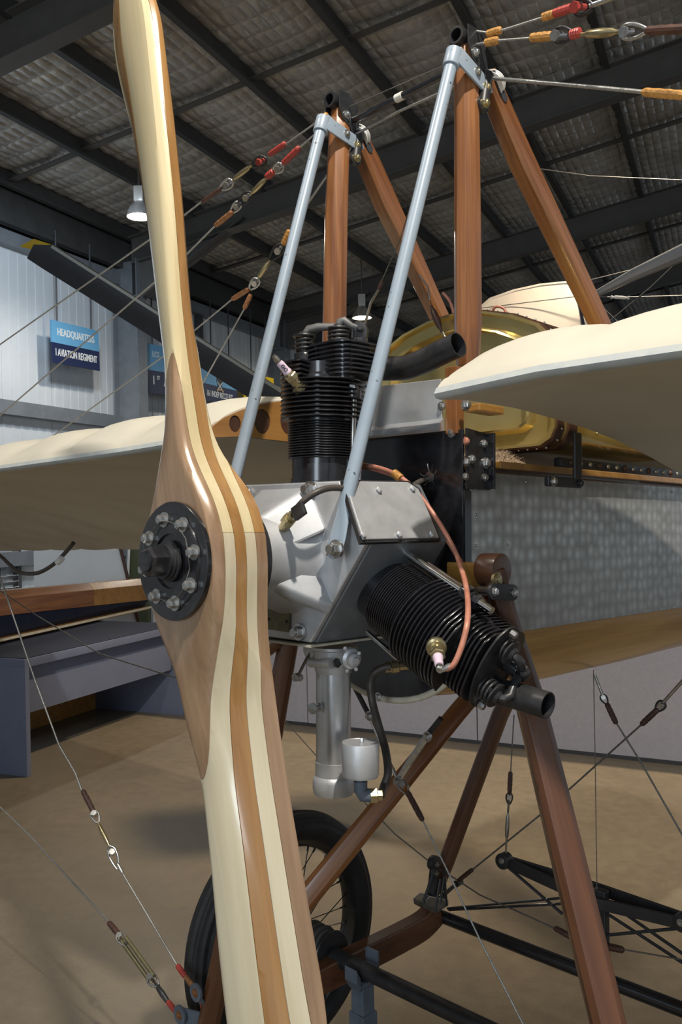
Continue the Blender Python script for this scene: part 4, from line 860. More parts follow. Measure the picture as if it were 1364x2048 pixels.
# bracket plates at the front corner
mb = MB(); mb.prism([A(b_, HWF + .003, u_) for b_, u_ in ((.188, .245), (.262, .238), (.262, .155), (.272, .142), (.265, .128), (.188, .128))], P, 0, .004)
br = obj('corner_bracket', mb, M['black'], aero, 'black steel corner bracket', smooth=0, bevel=.001)
mb = MB(); mb.box(A(.262, HWF + .010, .185), B * .003, P * .010, V * .055); obj('bracket_flange', mb, M['black'], br, smooth=0, bevel=.001)
for x, y, r, mt in ((932, 882, .006, 'copper'), (968, 887, .006, 'silver'), (944, 918, .0065, 'silver'), (933, 924, .006, 'silver'), (971, 926, .0085, 'silver'), (970, 955, .006, 'steel'), (931, 953, .0055, 'steel'), (931, 808, .006, 'silver')):
    bolt(PP(x, y, HWF + .008), P, r, br, mt, h=r * .9, washer=1.3, name='bracket_bolt')
mb = MB(); mb.box(A(.192, .176, .30), B * .012, P * .0135, V * .065); obj('corner_post', mb, red_wood(V), aero, 'red-brown wooden corner post', smooth=0, bevel=.002)
mb = MB(); mb.box(A(.196, HWF + .002, -.02), B * .010, P * .002, V * .145); obj('corner_strip', mb, M['black'], aero, smooth=0)
mb = MB(); mb.box(A(.240, .212, .284), B * .040, P * .018, V * .008); obj('wing_root_block', mb, M['ply_amber'], aero, 'amber wooden block under the wing root', smooth=0, bevel=.003)
bolt(PP(931, 810, .235), P, .008, aero, 'silver', name='block_bolt')

# ------------------------------------------------------------------ brass tank
TB0, TB1, TW = .435, .98, .256
def tank_sec(b_, k=1.0, dz=0.0):
    pts = []
    top = [(-TW, .30), (-TW, .41), (-TW * .97, .452), (-TW * .85, .486), (-TW * .6, .516), (-TW * .3, .535), (0, .541), (TW * .3, .533), (TW * .6, .512), (TW * .85, .483), (TW * .97, .450), (TW, .41), (TW, .30), (TW, .262), (TW * .96, .240), (TW * .86, .226), (0, .222), (-TW * .86, .226), (-TW * .96, .240), (-TW, .262)]
    cx_, cy_ = 0, .385
    return [A(b_, cx_ + (x - cx_) * k, cy_ + (y - cy_) * k + dz) for x, y in top]
mb = MB(); mb.loft([tank_sec(TB0), tank_sec(TB0 - .012), tank_sec(TB0 - .012, .965), tank_sec(TB0 + .002, .95), tank_sec(TB0 + .004, .80), tank_sec(TB0 - .012, .765), tank_sec(TB0 - .014, .74), tank_sec(TB0 + .006, .72), tank_sec(TB0 + .012, .3)][::-1] + [tank_sec(TB0 + .03), tank_sec(TB0 + .3), tank_sec(TB1), tank_sec(TB1, .93)], True, True)
tk = obj('brass_tank', mb, M['brass'], aero, 'polished brass fuel tank with a rivetted rim', smooth=28)
rim = tank_sec(TB0 - .002, 1.012); mb = MB()
mb.loft([tank_sec(TB0 - .006, 1.0), tank_sec(TB0 - .006, 1.022), tank_sec(TB0 + .018, 1.022), tank_sec(TB0 + .018, 1.0)], False, False); obj('tank_rim', mb, M['leather'], tk, 'dark brown rim band', smooth=30)
rp = []; ts = tank_sec(TB0 + .006, 1.024)
for i in range(len(ts)):
    a, b_ = ts[i], ts[(i + 1) % len(ts)]; n = max(1, int((a - b_).length / .022))
    for k in range(n): rp.append(a.lerp(b_, k / n))
for q in rp: ball(q, .0026, tk, 'silver', 'rim_rivet')
for b_ in (.60, .82):
    for q in tank_sec(b_, 1.003)[8:14]: ball(q, .0032, tk, 'brass_fit', 'tank_rivet')
sb = .475; mb = MB(); mb.loft([tank_sec(sb, 1.004), tank_sec(sb, 1.02), tank_sec(sb + .032, 1.02), tank_sec(sb + .032, 1.004)], False, False); obj('tank_strap', mb, M['leather'], aero, 'brown leather strap around the brass tank', smooth=30)
mb = MB(); c = A(sb + .018, TW + .006, .235); mb.box(A(sb + .018, TW + .012, .20), B * .014, P * .004, V * .055); mb.box(A(sb - .035, TW + .010, .148), B * .065, P * .006, V * .010); obj('strap_bracket', mb, M['black2'], aero, 'black strap bracket below the tank', smooth=0, bevel=.003)
bolt(A(sb - .085, TW + .016, .148), P, .007, aero, 'steel', name='strap_bolt'); bolt(A(sb + .02, TW + .017, .148), P, .006, aero, 'black2', name='strap_bolt')
lead('vent_pipe', [A(.50, .09, .52), A(.50, .085, .548), A(.49, .07, .556), A(.49, .06, .548), A(.5, .05, .53)], .0032, M['copper'], 'small copper vent pipe')
lead('vent_pipe', [A(.455, -.02, .53), A(.45, -.03, .575), A(.44, -.045, .60)], .0035, M['copper'])
mb = MB(); mb.loft([[A(b_, x, y) for x, y in ((-.2, .44), (-.14, .49), (0, .515), (.14, .49), (.2, .44), (.215, .25), (-.215, .25))] for b_ in (1.0, 1.8)]); obj('brass_decking', mb, M['brass'], aero, 'brass decking behind the tank', smooth=30)

# ------------------------------------------------------------------ struts
def strut(name, pts, wd, mat, wdir=P, label=None, cham=.28, parent=aero, bevel=0):
    pts = [Vc(q) for q in pts]; rings = []
    for i, q in enumerate(pts):
        t = (pts[min(i + 1, len(pts) - 1)] - pts[max(i - 1, 0)]).normalized(); x = (Vc(wdir) - t * Vc(wdir).dot(t)).normalized(); y = t.cross(x); w_, d_ = wd[i]
        c = cham; rings.append([q + x * a * w_ / 2 + y * b_ * d_ / 2 for a, b_ in ((1, 1 - c * 2), (1 - c * 2, 1), (-1 + c * 2, 1), (-1, 1 - c * 2), (-1, -1 + c * 2), (-1 + c * 2, -1), (1 - c * 2, -1), (1, -1 + c * 2))])
    mb = MB(); mb.loft(rings); return obj(name, mb, mat, parent, label, smooth=12, bevel=.0015 if not bevel else bevel)
AP = {}
for s in (1, -1):
    ps = .175 * s; sd = 'port' if s > 0 else 'starboard'
    top = PP(932, 92, ps) if s > 0 else PP(680, 222, ps); mid = PP(935, 450, ps) if s > 0 else PP(672, 440, ps); low = PP(936, 733, ps) if s > 0 else A(.22, ps - .01, .30)
    ft = mid.lerp(top, .80)
    strut('front_cabane_strut', [low, low.lerp(mid, .3), mid, ft, top], [(.042, .040), (.052, .044), (.050, .044), (.046, .040), (.040, .034)], red_wood(V), P * .6 + B * .8, sd + ' front cabane strut of red varnished wood')
    r0 = PP(970, 148, ps) if s > 0 else PP(708, 262, ps); r1 = PP(1008, 240, ps) if s > 0 else PP(737, 325, ps); r2 = PP(1042, 320, ps) if s > 0 else PP(769, 400, ps); r3 = PP(1210, 670, ps) if s > 0 else PP(872, 620, ps)
    r4 = r3 + (r3 - r2).normalized() * .14
    mb = MB()
    dd = (r3 - r2).normalized(); up_ = (V - dd * V.dot(dd)).normalized()
    hole = [(.020 * cos(t), .010 * sin(t)) for t in []]
    st = strut('rear_cabane_strut', [r0, r1, r2, r3, r4], [(.038, .040), (.040, .052), (.042, .058), (.040, .042), (.040, .040)], red_wood(r3 - r2), P, sd + ' rear cabane strut of red varnished wood', .15)
    # dark slot with its white pulley, on the upper face of the strut
    sc_ = r0.lerp(r1, .34); face = (r1 - r0).normalized(); out = (P - face * P.dot(face)).normalized(); nn_ = face.cross(out).normalized()
    view = out
    mb = MB(); pts = [sc_ + out * .0205 + face * (x) + nn_ * y for x, y in [(.030 * math.copysign(1, cos(t)) * .7 + .012 * cos(t), .0095 * sin(t)) for t in [2 * pi * j / 24 for j in range(24)]]]; mb.prism(pts, out, -.004, .0012); obj('pulley_slot', mb, M['seam'], st, 'dark pulley slot', smooth=0)
    pcn = sc_ + out * .006 - face * .010
    mb = MB(); mb.lathe(pcn, nn_, [(.008, -.007), (.027, -.007), (.027, -.005), (.022, -.002), (.022, .002), (.027, .005), (.027, .007), (.008, .007)], 32); obj('pulley', mb, M['porcelain'], st, 'white grooved pulley', smooth=35)
    AP[s] = (top, r0, pcn)
    # black apex fitting: cross tube, cheek plates, bolts
    ap = part('apex_fitting', top, sd + ' black steel apex fitting')
    tc = (PP(925, 78, ps) if s > 0 else PP(672, 205, ps))
    mb = MB(); rg = [[tc + B * h + (P * cos(2 * pi * j / 24) + V * sin(2 * pi * j / 24)) * r for j in range(24)] for r, h in ((.0125, .035), (.0125, -.022), (.0175, -.022), (.0175, .055), (.0125, .055))]; mb.loft(rg, True, True); obj('apex_tube', mb, M['black2'], ap, smooth=40)
    for sg in (1,):
        mb = MB(); q = [tc + B * b_ + V * u_ for b_, u_ in ((-.012, .017), (.020, .019), (.040, -.005), (.056, -.050), (.062, -.082), (.044, -.088), (.022, -.055), (.002, -.045), (-.012, -.02))]
        mb.prism([z + P * .020 for z in q], P, 0, .003); obj('cheek_plate', mb, M['black2'], ap, smooth=0, bevel=.001)
        mb = MB(); mb.prism([z - P * .020 for z in q], -P, 0, .003); obj('cheek_plate', mb, M['black2'], ap, smooth=0, bevel=.001)
    for b_, u_, r in ((.010, -.032, .0065), (.048, -.062, .0070)): bolt(tc + B * b_ + V * u_ + P * .024, P, r, ap, 'silver', name='apex_bolt', castle=(r > .007))
    lo_ = r1.lerp(r2, .15) + (PP(966, 210, ps) - PP(966, 210, ps)); k0 = (PP(966, 208, ps + .024) if s > 0 else PP(710, 317, ps + .024)) - P * .024
    mb = MB(); dn = (k0 - tc).normalized(); mb.tube([tc + B * .05 - V * .06 + P * .024, k0 + P * .024], .012, 10); mb.lathe(k0 + P * .020, P, [(0, 0), (.0165, 0), (.0165, .008), (0, .008)], 24); obj('pulley_hanger', mb, M['black2'], ap, smooth=40)
    bolt(k0 + P * .029, P, .0075, ap, 'brass_fit', name='hanger_bolt')
    # grey clamp and forward stay tube
    t1 = (PB(0, 0, 0) * 0) + (PP(918, 118, ps + .012) if s > 0 else PP(657, 250, ps + .012))
    t1 = t1 - B * .018
    foot = PB(670, 1096, -.118) if s > 0 else PB(438, 1083, -.118)
    td = (foot - t1).normalized()
    gs = part('engine_stay', t1.lerp(foot, .5), sd + ' pale grey steel stay tube down to the crankcase')
    mb = MB(); nb = 16; x = P; fl0 = foot - td * .10
    rings = []
    for q, wx, wy in ((t1 - td * .012, .0125, .0125), (t1.lerp(fl0, .5), .0125, .0125), (fl0, .0125, .0125), (foot - td * .055, .017, .006), (foot - td * .02, .020, .0035), (foot, .020, .003), (foot + td * .014, .014, .003), (foot + td * .019, .004, .0028)):
        xx = (P + V * .1); xx = (xx - td * xx.dot(td)).normalized(); yy = td.cross(xx); rings.append([q + xx * cos(2 * pi * j / nb) * wx + yy * sin(2 * pi * j / nb) * wy for j in range(nb)])
    mb.loft(rings); obj('stay_tube', mb, M['greypaint'], gs, smooth=50)
    mb = MB(); cl0 = t1 - td * .010; cl1 = t1 + td * .026
    mb.tube([cl0, cl1], .0165, 18); q = [t1 - td * .014 + P * .012, t1 - td * .006 + B * .020 + P * .014, tc + B * .055 - V * .075 + P * .026, tc + B * .062 - V * .095 + P * .026, tc + B * .040 - V * .104 + P * .026, t1 + td * .022 + P * .014]
    mb.prism(q, P, -.002, .003); obj('stay_clamp', mb, M['greypaint'], gs, smooth=35, bevel=.001)
    for k, w_ in ((.45, .006), (.86, .0072)): bolt(q[1].lerp((q[3] + q[4]) / 2, k) + P * .004, P, w_, gs, 'steel' if k < .5 else 'brass_fit', h=w_ * .8, name='clamp_bolt')
    AP[s] = AP[s] + (tc,)
    if s > 0: pass
# spreader bar between the apexes, its tape and a thin wire
sa, sb_ = PP(697, 245, -.165), PP(925, 132, .175)
mb = MB(); mb.tube([sa, sb_], .0075, 14); spb = obj('spreader_bar', mb, M['black'], aero, 'black spreader bar between the cabane apexes', smooth=50)
mb = MB(); m0 = sa.lerp(sb_, .455); m1 = sa.lerp(sb_, .515); mb.tube([m0, m1], .0090, 14); obj('tape_band', mb, M['white_tape'], spb, 'white tape band')
for q in (sa, sb_):
    mb = MB(); dv = (sb_ - sa).normalized() * (1 if q is sa else -1); mb.lathe(q - dv * .01, dv, [(0, 0), (.011, 0), (.011, .022), (.008, .026), (0, .026)], 14); obj('bar_socket', mb, M['black2'], spb)

# ------------------------------------------------------------------ wings
UP_ = [(0, 0), (.008, .014), (.022, .028), (.05, .046), (.09, .064), (.14, .082), (.2, .096), (.28, .104), (.36, .105), (.46, .096), (.56, .082), (.7, .054), (.85, .012), (1.0, -.048), (1.1, -.092), (1.2, -.146)]
LO_ = [(0, 0), (.008, -.006), (.03, -.006), (.076, -.001), (.148, 0), (.24, -.001), (.38, -.010), (.5, -.020), (.61, -.033), (.78, -.062), (.95, -.097), (1.1, -.124), (1.2, -.150)]
def wing(s, u0, tip, ribs, warp, label):
    n = 46; rings = []; t_ = [1 - cos(pi / 2 * i / n) for i in range(n + 1)]
    ps = []
    for a, b_ in zip(ribs, ribs[1:]): ps += [a + (b_ - a) * k / 8 for k in range(8)]
    ps.append(ribs[-1])
    for p_ in ps:
        i = max(j for j in range(len(ribs)) if ribs[j] <= p_ + 1e-6); i = min(i, len(ribs) - 2); ph = (p_ - ribs[i]) / (ribs[i + 1] - ribs[i]); sag = sin(pi * ph) ** 1.0 if 0 < ph < 1 else 0
        sag = -(max(0, sin(pi * ph)) ** .7) if 0 < ph < 1 else 0
        du = u0(p_); tw = warp(p_); up, lo = [], []
        root = p_ - ribs[0]; rr = min(1, .55 + root / .05) if s > 0 else 1
        for t in t_:
            x = t * 1.2; uu = smoothtab(x, UP_) if .03 < x < 1.16 else interp(x, UP_); ll = interp(x, LO_)
            sg = sag * ((.020 if s > 0 else .034) * min(1, x / .10) * (1 - .6 * t))
            tt = tw * t
            up.append(A(-.04 + x, p_ * s, du + uu * (.88 + .12 * rr) - sg + tt)); lo.append(A(-.04 + x, p_ * s, du + ll + (.006 * sag * min(1, x / .1)) + tt))
        rings.append(up + lo[::-1][:-1])
    mb = MB(); mb.loft(rings); w_ = obj('wing', mb, M['doped'], aero, label, smooth=60)
    # leading edge tape
    mb = MB(); lr = []
    for p_ in ps:
        du = u0(p_); lr.append([A(-.04 + x, p_ * s, du + y) for x, y in ((.0045, .0115), (-.0016, .001), (.003, -.0058), (.016, -.0072), (.016, -.0058), (.004, -.004), (.0, .0), (.0055, .0100))])
    mb.loft(lr); obj('leading_edge_tape', mb, M['le_shade'], w_, 'leading edge tape with blue-grey shading in its colour', smooth=60)
    return w_, ps
wing_p, _ = wing(1, lambda p: .272 + (.012 if p > .5 else .012 * (p - .31) / .19), 3, [.31, .53, .84, 1.13, 1.40, 1.67, 1.94, 2.21, 2.48, 2.74, 3.0], lambda p: 0.01, 'cream fabric port wing with a scalloped upper surface')
def us(p): return interp(p, [(.31, .253), (.48, .241), (.65, .237), (1.3, .229), (4, .20)])
wing_s, _ = wing(-1, us, 5, [.31, .64, .98, 1.31, 1.65, 1.98, 2.31, 2.65, 2.98, 3.31, 3.65, 3.98, 4.3], lambda p: interp(p, [(.31, .0), (2.2, -.10), (4, -.12)]), 'cream fabric starboard wing with an open root rib')
# starboard root rib of plywood with lightening holes
rb_o = [(x, interp(x, UP_) - .004) for x in [.006, .02, .05, .09, .14, .2, .28, .36, .46, .56, .7, .85, 1.0, 1.15]] + [(x, interp(x, LO_) + .003) for x in [1.15, 1.0, .85, .7, .56, .46, .36, .24, .148, .076, .03, .012]]
def circ(cx_, cy_, rx, ry): return [(cx_ + rx * cos(t), cy_ + ry * sin(t)) for t in [2 * pi * j / 22 for j in range(22)]]
holes = [circ(.077, .030, .0165, .0185), circ(.155, .042, .024, .028), circ(.235, .050, .026, .032), circ(.33, .05, .028, .032), circ(.43, .042, .026, .03), circ(.53, .03, .022, .025)]
mb = MB(); mb.plate([(-.04 + x, us(.31) + y) for x, y in rb_o], [[(-.04 + x, us(.31) + y) for x, y in h] for h in holes], A(0, -.304, 0), B, V, -P, .006); obj('root_rib', mb, M['ply_rib'], wing_s, 'amber plywood root rib with lightening holes', smooth=0, recalc=True)
mb = MB(); mb.prism([A(-.04 + x, -.3085, us(.31) + y) for x, y in rb_o], P, 0, .002); obj('rib_shade_plate', mb, M['leather'], wing_s, 'dark plate standing in for the shade behind the root rib', smooth=0)  # dark sheet put in as the shade inside the hollow wing
lead('hanging_hose', [PB(x, y, b_) for x, y, b_ in ((-30, 1090, .9), (2, 1113, .9), (20, 1130, .9), (40, 1145, .9), (75, 1146, .9), (108, 1128, .9), (130, 1106, .9), (147, 1086, .9))], .010, M['hose'], 'dark hose looping below the starboard wing')
c = PB(115, 1125, .89); mb = MB(); mb.tube([c, PB(124, 1117, .89)], .015, 10); obj('hose_clip', mb, M['signwhite'], aero, 'white clip on the hanging hose')

# ------------------------------------------------------------------ undercarriage
# port front leg with its bracket and spacer
lt = PP(985, 1140, .30); lm = PP(1059, 1400, .34); lb = PP(1216, 2048, .52); le = lb + (lb - lm).normalized() * .32
rings = [lt, lt.lerp(lm, .5), lm, lm.lerp(lb, .5), lb, le]
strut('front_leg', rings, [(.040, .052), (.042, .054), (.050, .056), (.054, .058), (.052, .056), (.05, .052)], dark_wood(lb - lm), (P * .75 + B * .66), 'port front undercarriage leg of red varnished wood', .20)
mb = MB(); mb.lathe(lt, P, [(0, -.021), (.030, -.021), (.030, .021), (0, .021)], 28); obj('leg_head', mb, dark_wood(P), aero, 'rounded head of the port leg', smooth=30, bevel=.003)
bolt(PP(993, 1160, .334), P, .012, aero, 'brass_fit', h=.006, washer=1.1, name='leg_bolt')
mb = MB(); q0_, q1_ = PP(983, 1183, .35), PP(1022, 1185, .35); dv = (q1_ - q0_).normalized(); nv = P.cross(dv)
mb.prism([q0_ + dv * .014 * cos(t) * 1 + nv * .014 * sin(t) for t in [pi / 2 + pi * j / 10 for j in range(11)]] + [q1_ + dv * .014 * cos(t) + nv * .014 * sin(t) for t in [-pi / 2 + pi * j / 10 for j in range(11)]], P, 0, .006); lk = obj('leg_link', mb, M['black2'], aero, 'black link plate across the port leg', smooth=30, bevel=.001)
for q in (q0_, q1_): bolt(q + P * .006, P, .0065, lk, 'silver', h=.006, washer=1.15, name='link_bolt')
mb = MB(); mb.tube([PP(955, 1180, .27), q0_ + P * .001], .008, 10); obj('link_spacer', mb, M['silver'], aero)
mb = MB(); mb.box(A(.155, .245, -.035), B * .022, P * .045, V * .026); obj('leg_spacer_block', mb, M['ply_amber'], aero, 'wooden spacer block behind the port leg', smooth=0, bevel=.003)
# starboard front leg
st0 = PP(583, 1255, -.32); st1 = PP(542, 1470, -.40); st2 = PP(428, 2000, -.60)
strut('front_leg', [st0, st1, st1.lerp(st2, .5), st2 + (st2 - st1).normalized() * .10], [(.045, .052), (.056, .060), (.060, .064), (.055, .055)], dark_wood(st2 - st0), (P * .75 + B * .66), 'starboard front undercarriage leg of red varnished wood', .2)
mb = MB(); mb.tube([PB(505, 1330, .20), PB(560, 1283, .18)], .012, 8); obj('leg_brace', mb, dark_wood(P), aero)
# diagonal legs back to the fuselage
d0 = A(1.02, -.20, -.25); d1 = PP(915, 1425, -.30); d2 = PP(610, 1800, -.50); d3 = d2 + (d2 - d1).normalized() * .22
strut('diagonal_leg', [d0, d1, d2, d3], [(.05, .05), (.052, .05), (.060, .056), (.055, .05)], red_wood(d2 - d1), (P * .75 + B * .66), 'long diagonal undercarriage leg of red varnished wood', .2)
e0_ = A(1.10, -.19, -.22); e1 = PP(1000, 1430, -.30); e2_ = PP(893, 1722, -.44)
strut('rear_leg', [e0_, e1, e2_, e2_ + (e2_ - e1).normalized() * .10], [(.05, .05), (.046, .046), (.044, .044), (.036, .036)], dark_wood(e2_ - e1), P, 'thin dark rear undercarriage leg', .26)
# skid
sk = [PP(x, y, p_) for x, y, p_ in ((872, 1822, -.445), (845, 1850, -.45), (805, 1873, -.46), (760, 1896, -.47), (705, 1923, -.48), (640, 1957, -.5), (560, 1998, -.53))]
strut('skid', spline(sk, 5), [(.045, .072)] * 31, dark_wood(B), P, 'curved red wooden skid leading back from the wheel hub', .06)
# axle tubes
ax0, ax1 = PP(668, 1912, -.505), A(.585, .9, -1.138); ax_u = (ax0 - O).dot(V); ax_b = (ax0 - O).dot(B)
mb = MB(); mb.tube([A(ax_b, -.50, ax_u), A(ax_b, .70, ax_u)], .021, 18); axl = obj('axle_tube', mb, M['black2'], aero, 'matt black front axle tube', smooth=50)
mb = MB(); mb.tube([A(ax_b, -.505, ax_u), A(ax_b, -.46, ax_u)], .0235, 18); obj('axle_sleeve', mb, M['black2'], axl, smooth=50)
t2 = PP(880, 1829, -.445); t2b, t2u = (t2 - O).dot(B), (t2 - O).dot(V)
mb = MB(); mb.tube([A(t2b, -.45, t2u - .004), A(t2b, .75, t2u - .004)], .0185, 18); obj('rear_cross_tube', mb, M['black'], aero, 'glossy black rear cross tube', smooth=50)
# wheel
wheel_p = -.70
def hub_at(p_): return A(ax_b, p_, ax_u)
wc = hub_at(wheel_p); wh = part('wheel', wc, 'black spoked wheel with a ribbed rubber tyre')
WR = .345
def torus_ring(R_, r_, n=72, m=20, grooves=False):
    mb = MB(); rings = []
    for i in range(n):
        a = 2 * pi * i / n; rd_ = B * cos(a) + V * sin(a); rg = []
        for j in range(m):
            t = 2 * pi * j / m; rr = r_
            if grooves and abs(t - pi) > 1.7: rr = r_ * (1 - .10 * (0.5 - .5 * cos(t * 13)))
            rg.append(wc + rd_ * (R_ + rr * cos(t)) + P * rr * 1.08 * sin(t))
        rings.append(rg)
    mb.loft(rings + [rings[0]], False, False); return mb
obj('tyre', torus_ring(WR - .044, .044, 90, 60, True), M['rubber'], wh, smooth=30)
mb = MB(); pr = [(.262, -.026), (.272, -.030), (.272, -.024), (.254, -.012), (.250, 0), (.254, .012), (.272, .024), (.272, .030), (.262, .026), (.244, .012), (.241, 0), (.244, -.012)]
rings = [[wc + (B * cos(2 * pi * i / 72) + V * sin(2 * pi * i / 72)) * r + P * h for r, h in pr] for i in range(72)]; mb.loft(rings + [rings[0]], False, False); obj('rim', mb, M['black'], wh, smooth=35)
mb = MB(); mb.lathe(wc - P * .06, P, [(0, 0), (.02, 0), (.034, .004), (.034, .012), (.018, .016), (.018, .108), (.034, .112), (.034, .12), (.02, .125), (.0, .125)], 24); obj('wheel_hub', mb, M['black2'], wh, smooth=35)
for i in range(36):
    a = 2 * pi * i / 36; sd = 1 if i % 2 else -1; off = .55 if (i // 2) % 2 else -.55
    q0_ = wc + P * sd * .050 + (B * cos(a + off) + V * sin(a + off)) * .031; q1_ = wc + P * sd * .005 + (B * cos(a) + V * sin(a)) * .243
    mb = MB(); mb.tube([q0_, q1_], .0016, 6); mb.tube([q1_.lerp(q0_, .06), q1_], .0032, 6); obj('spoke', mb, M['black2'] if i % 5 else M['steel'], wh, smooth=50)
# axle disc, shock cord bundle and fittings
dc = hub_at(-.515); mb = MB(); mb.lathe(dc, P, [(0, -.003), (.062, -.003), (.064, 0), (.062, .003), (0, .003)], 40); obj('axle_disc', mb, M['black2'], aero, 'thin black disc on the axle', smooth=35)
cordg = part('shock_cord', hub_at(-.56), 'black rubber shock cord wound around the axle and skid')
for k in range(7):
    c = hub_at(-.535 - .012 * k); mb = MB(); pts = [c + B * (.045 + .004 * (k % 3)) * cos(t) + V * ((.075 + .006 * (k % 2)) * sin(t) - .02) + P * .004 * sin(2 * t) for t in [2 * pi * j / 28 for j in range(28)]]
    mb.tube(pts + pts[:2], .0085, 8); obj('cord_turn', mb, M['rubber'], cordg, smooth=50)
mb = MB(); a, c = PP(672, 1936, -.50), PP(640, 1952, -.52); mb.prism([a + V * .012, a - V * .012 + B * .0, c - V * .016, c + V * .008], P, -.003, .003); mb.tube([a, c], .009, 10); ft_ = obj('axle_strap', mb, M['silver'], aero, 'bare steel axle strap', smooth=30)
for x, y in ((674, 1929), (664, 1944), (668, 1957)): bolt(PP(x, y, -.495), P, .006, ft_, 'chrome', h=.006, name='strap_bolt')
mb = MB(); c = wc + P * .05 + V * .03; mb.tube(spline([c + B * .03 + V * .03, c + B * .012 + V * .035, c + V * .01 + P * .02, c - V * .04 + P * .05 + B * .01], 5), .007, 8); obj('tied_label', mb, M['signwhite'], aero, 'white tag tied at the wheel hub')
mb = MB(); mb.prism([hub_at(-.58) + B * x + V * y for x, y in ((-.03, .02), (.05, .03), (.08, -.03), (.02, -.20), (-.03, -.24), (-.06, -.2))], P, -.008, .008); obj('hub_cheek', mb, M['black2'], aero, 'black cheek plate below the hub', smooth=0, bevel=.003)
# black link plates and wire fittings at the foot of the starboard leg
for (x, y), (x2, y2), r in (((392, 1985), (412, 2020), .022), ((360, 2030), (420, 2046), .024)):
    a, c = PB(x, y, .16), PB(x2, y2, .2); mb = MB(); mb.lathe(a, -B, [(0, -.003), (r, -.003), (r, .003), (0, .003)], 24); d = (c - a).normalized(); n = B.cross(d); mb.prism([a + n * r, a - n * r, c - n * r, c + n * r], -B, -.003, .003); fp = obj('wire_lug', mb, M['zinc_blue'], aero, 'grey wire lug with red bolts at the starboard leg', smooth=30)
    bolt(a - B * .003, -B, .0075, fp, 'copper_wrap', h=.005, name='lug_bolt'); bolt(a.lerp(c, .75) - B * .003, -B, .006, fp, 'redtag', h=.005, washer=0, name='lug_bolt')
# pivot fitting at the rear of the skid
pv = part('pivot_fitting', t2, 'black steel pivot fitting joining skid and rear leg')
def PV(x, y): return PP(x, y, -.43)
mb = MB(); c = PV(868, 1726); mb.lathe(c, P, [(0, -.010), (.022, -.010), (.022, .010), (0, .010)], 28); obj('pivot_eye', mb, M['black2'], pv, smooth=30, bevel=.003)
mb = MB(); mb.tube([PV(869, 1735), PV(862, 1800)], .014, 8); obj('pivot_shank', mb, M['black2'], pv)
for a, c in (((860, 1735), (837, 1806)), ((879, 1735), (884, 1808)), ((872, 1755), (861, 1818)), ((880, 1750), (872, 1800))):
    mb = MB(); mb.tube([PV(*a) + P * .016, PV(*c) + P * .016], .0045, 8); obj('pivot_rod', mb, M['black2'], pv)
mb = MB(); mb.prism([PV(836, 1800), PV(850, 1788), PV(888, 1795), PV(888, 1808), PV(862, 1824), PV(838, 1812)], P, -.02, .018); obj('pivot_base', mb, M['steel'], pv, smooth=0, bevel=.004)
for x, y in ((867, 1727), (866, 1744), (884, 1757)): bolt(PV(x, y) + P * .012, P, .0055, pv, 'steel', name='pivot_bolt')
mb = MB(); mb.tube([PV(880, 1797), PV(912, 1768)], .006, 8); mb.tube([PV(912, 1768), PV(922, 1762)], .010, 8); obj('wire_anchor', mb, M['black2'], pv)

# rocking beam on its post above the rear tube
bm_b = t2b; beam = part('warping_beam', A(bm_b, .03, -.89), 'black rocking beam with bracing rods for the wing warping')
def RB(x, y, db=0): return PB(x, y, bm_b + db)
pk = A(bm_b, (RB(1205, 1850) - O).dot(P), 0); pkp = (pk - O).dot(P)
mb = MB(); mb.box(A(bm_b, pkp, (t2u + (RB(1200, 1778) - O).dot(V)) / 2), B * .012, P * .014, V * ((RB(1200, 1778) - O).dot(V) - t2u) / 2); obj('beam_post', mb, M['black2'], beam, smooth=0, bevel=.003)
for db, y0, y1, y2 in ((-.02, 1726, 1806, 1846), (.05, 1722, 1776, 1836)):
    mb = MB(); a, m_, c = RB(1016, y0, db * .3), RB(1192, y1, db), RB(1360, y2, db * .3); e = RB(1364, y2, db * .3) + (c - m_).normalized() * .05
    for p0, p1 in ((a, m_), (m_, e)):
        d = (p1 - p0); mb.box((p0 + p1) / 2, d / 2, B * .006, V.cross(d).cross(d).normalized() * .014)
    obj('beam_arm', mb, M['black2'], beam, smooth=0, bevel=.001)
for x, y in ((1011, 1720), (1368, 1842)):
    mb = MB(); mb.lathe(RB(x, y) - B * .02, B, [(0, 0), (.022, 0), (.022, .03), (0, .03)], 24); obj('beam_end_pulley', mb, M['black2'], beam, smooth=30, bevel=.003); bolt(RB(x, y - 2) - B * .02, -B, .006, beam, 'silver', name='beam_bolt')
mb = MB(); mb.tube([RB(1178, 1796, -.03), RB(1200, 1774, .06)], .008, 8); obj('beam_spacer', mb, M['steel'], beam)
for a, c, r in (((1018, 1736), (1125, 1828), .0042), ((1180, 1805), (1372, 1930), .0042), ((1210, 1800), (1372, 1912), .0042), ((895, 1817), (1190, 1790), .0035), ((898, 1820), (1190, 1804), .0035), ((1195, 1872), (1364, 1856), .0042)):
    mb = MB(); mb.tube([RB(*a), RB(*c)], r, 8); obj('bracing_rod', mb, M['black2'], beam)
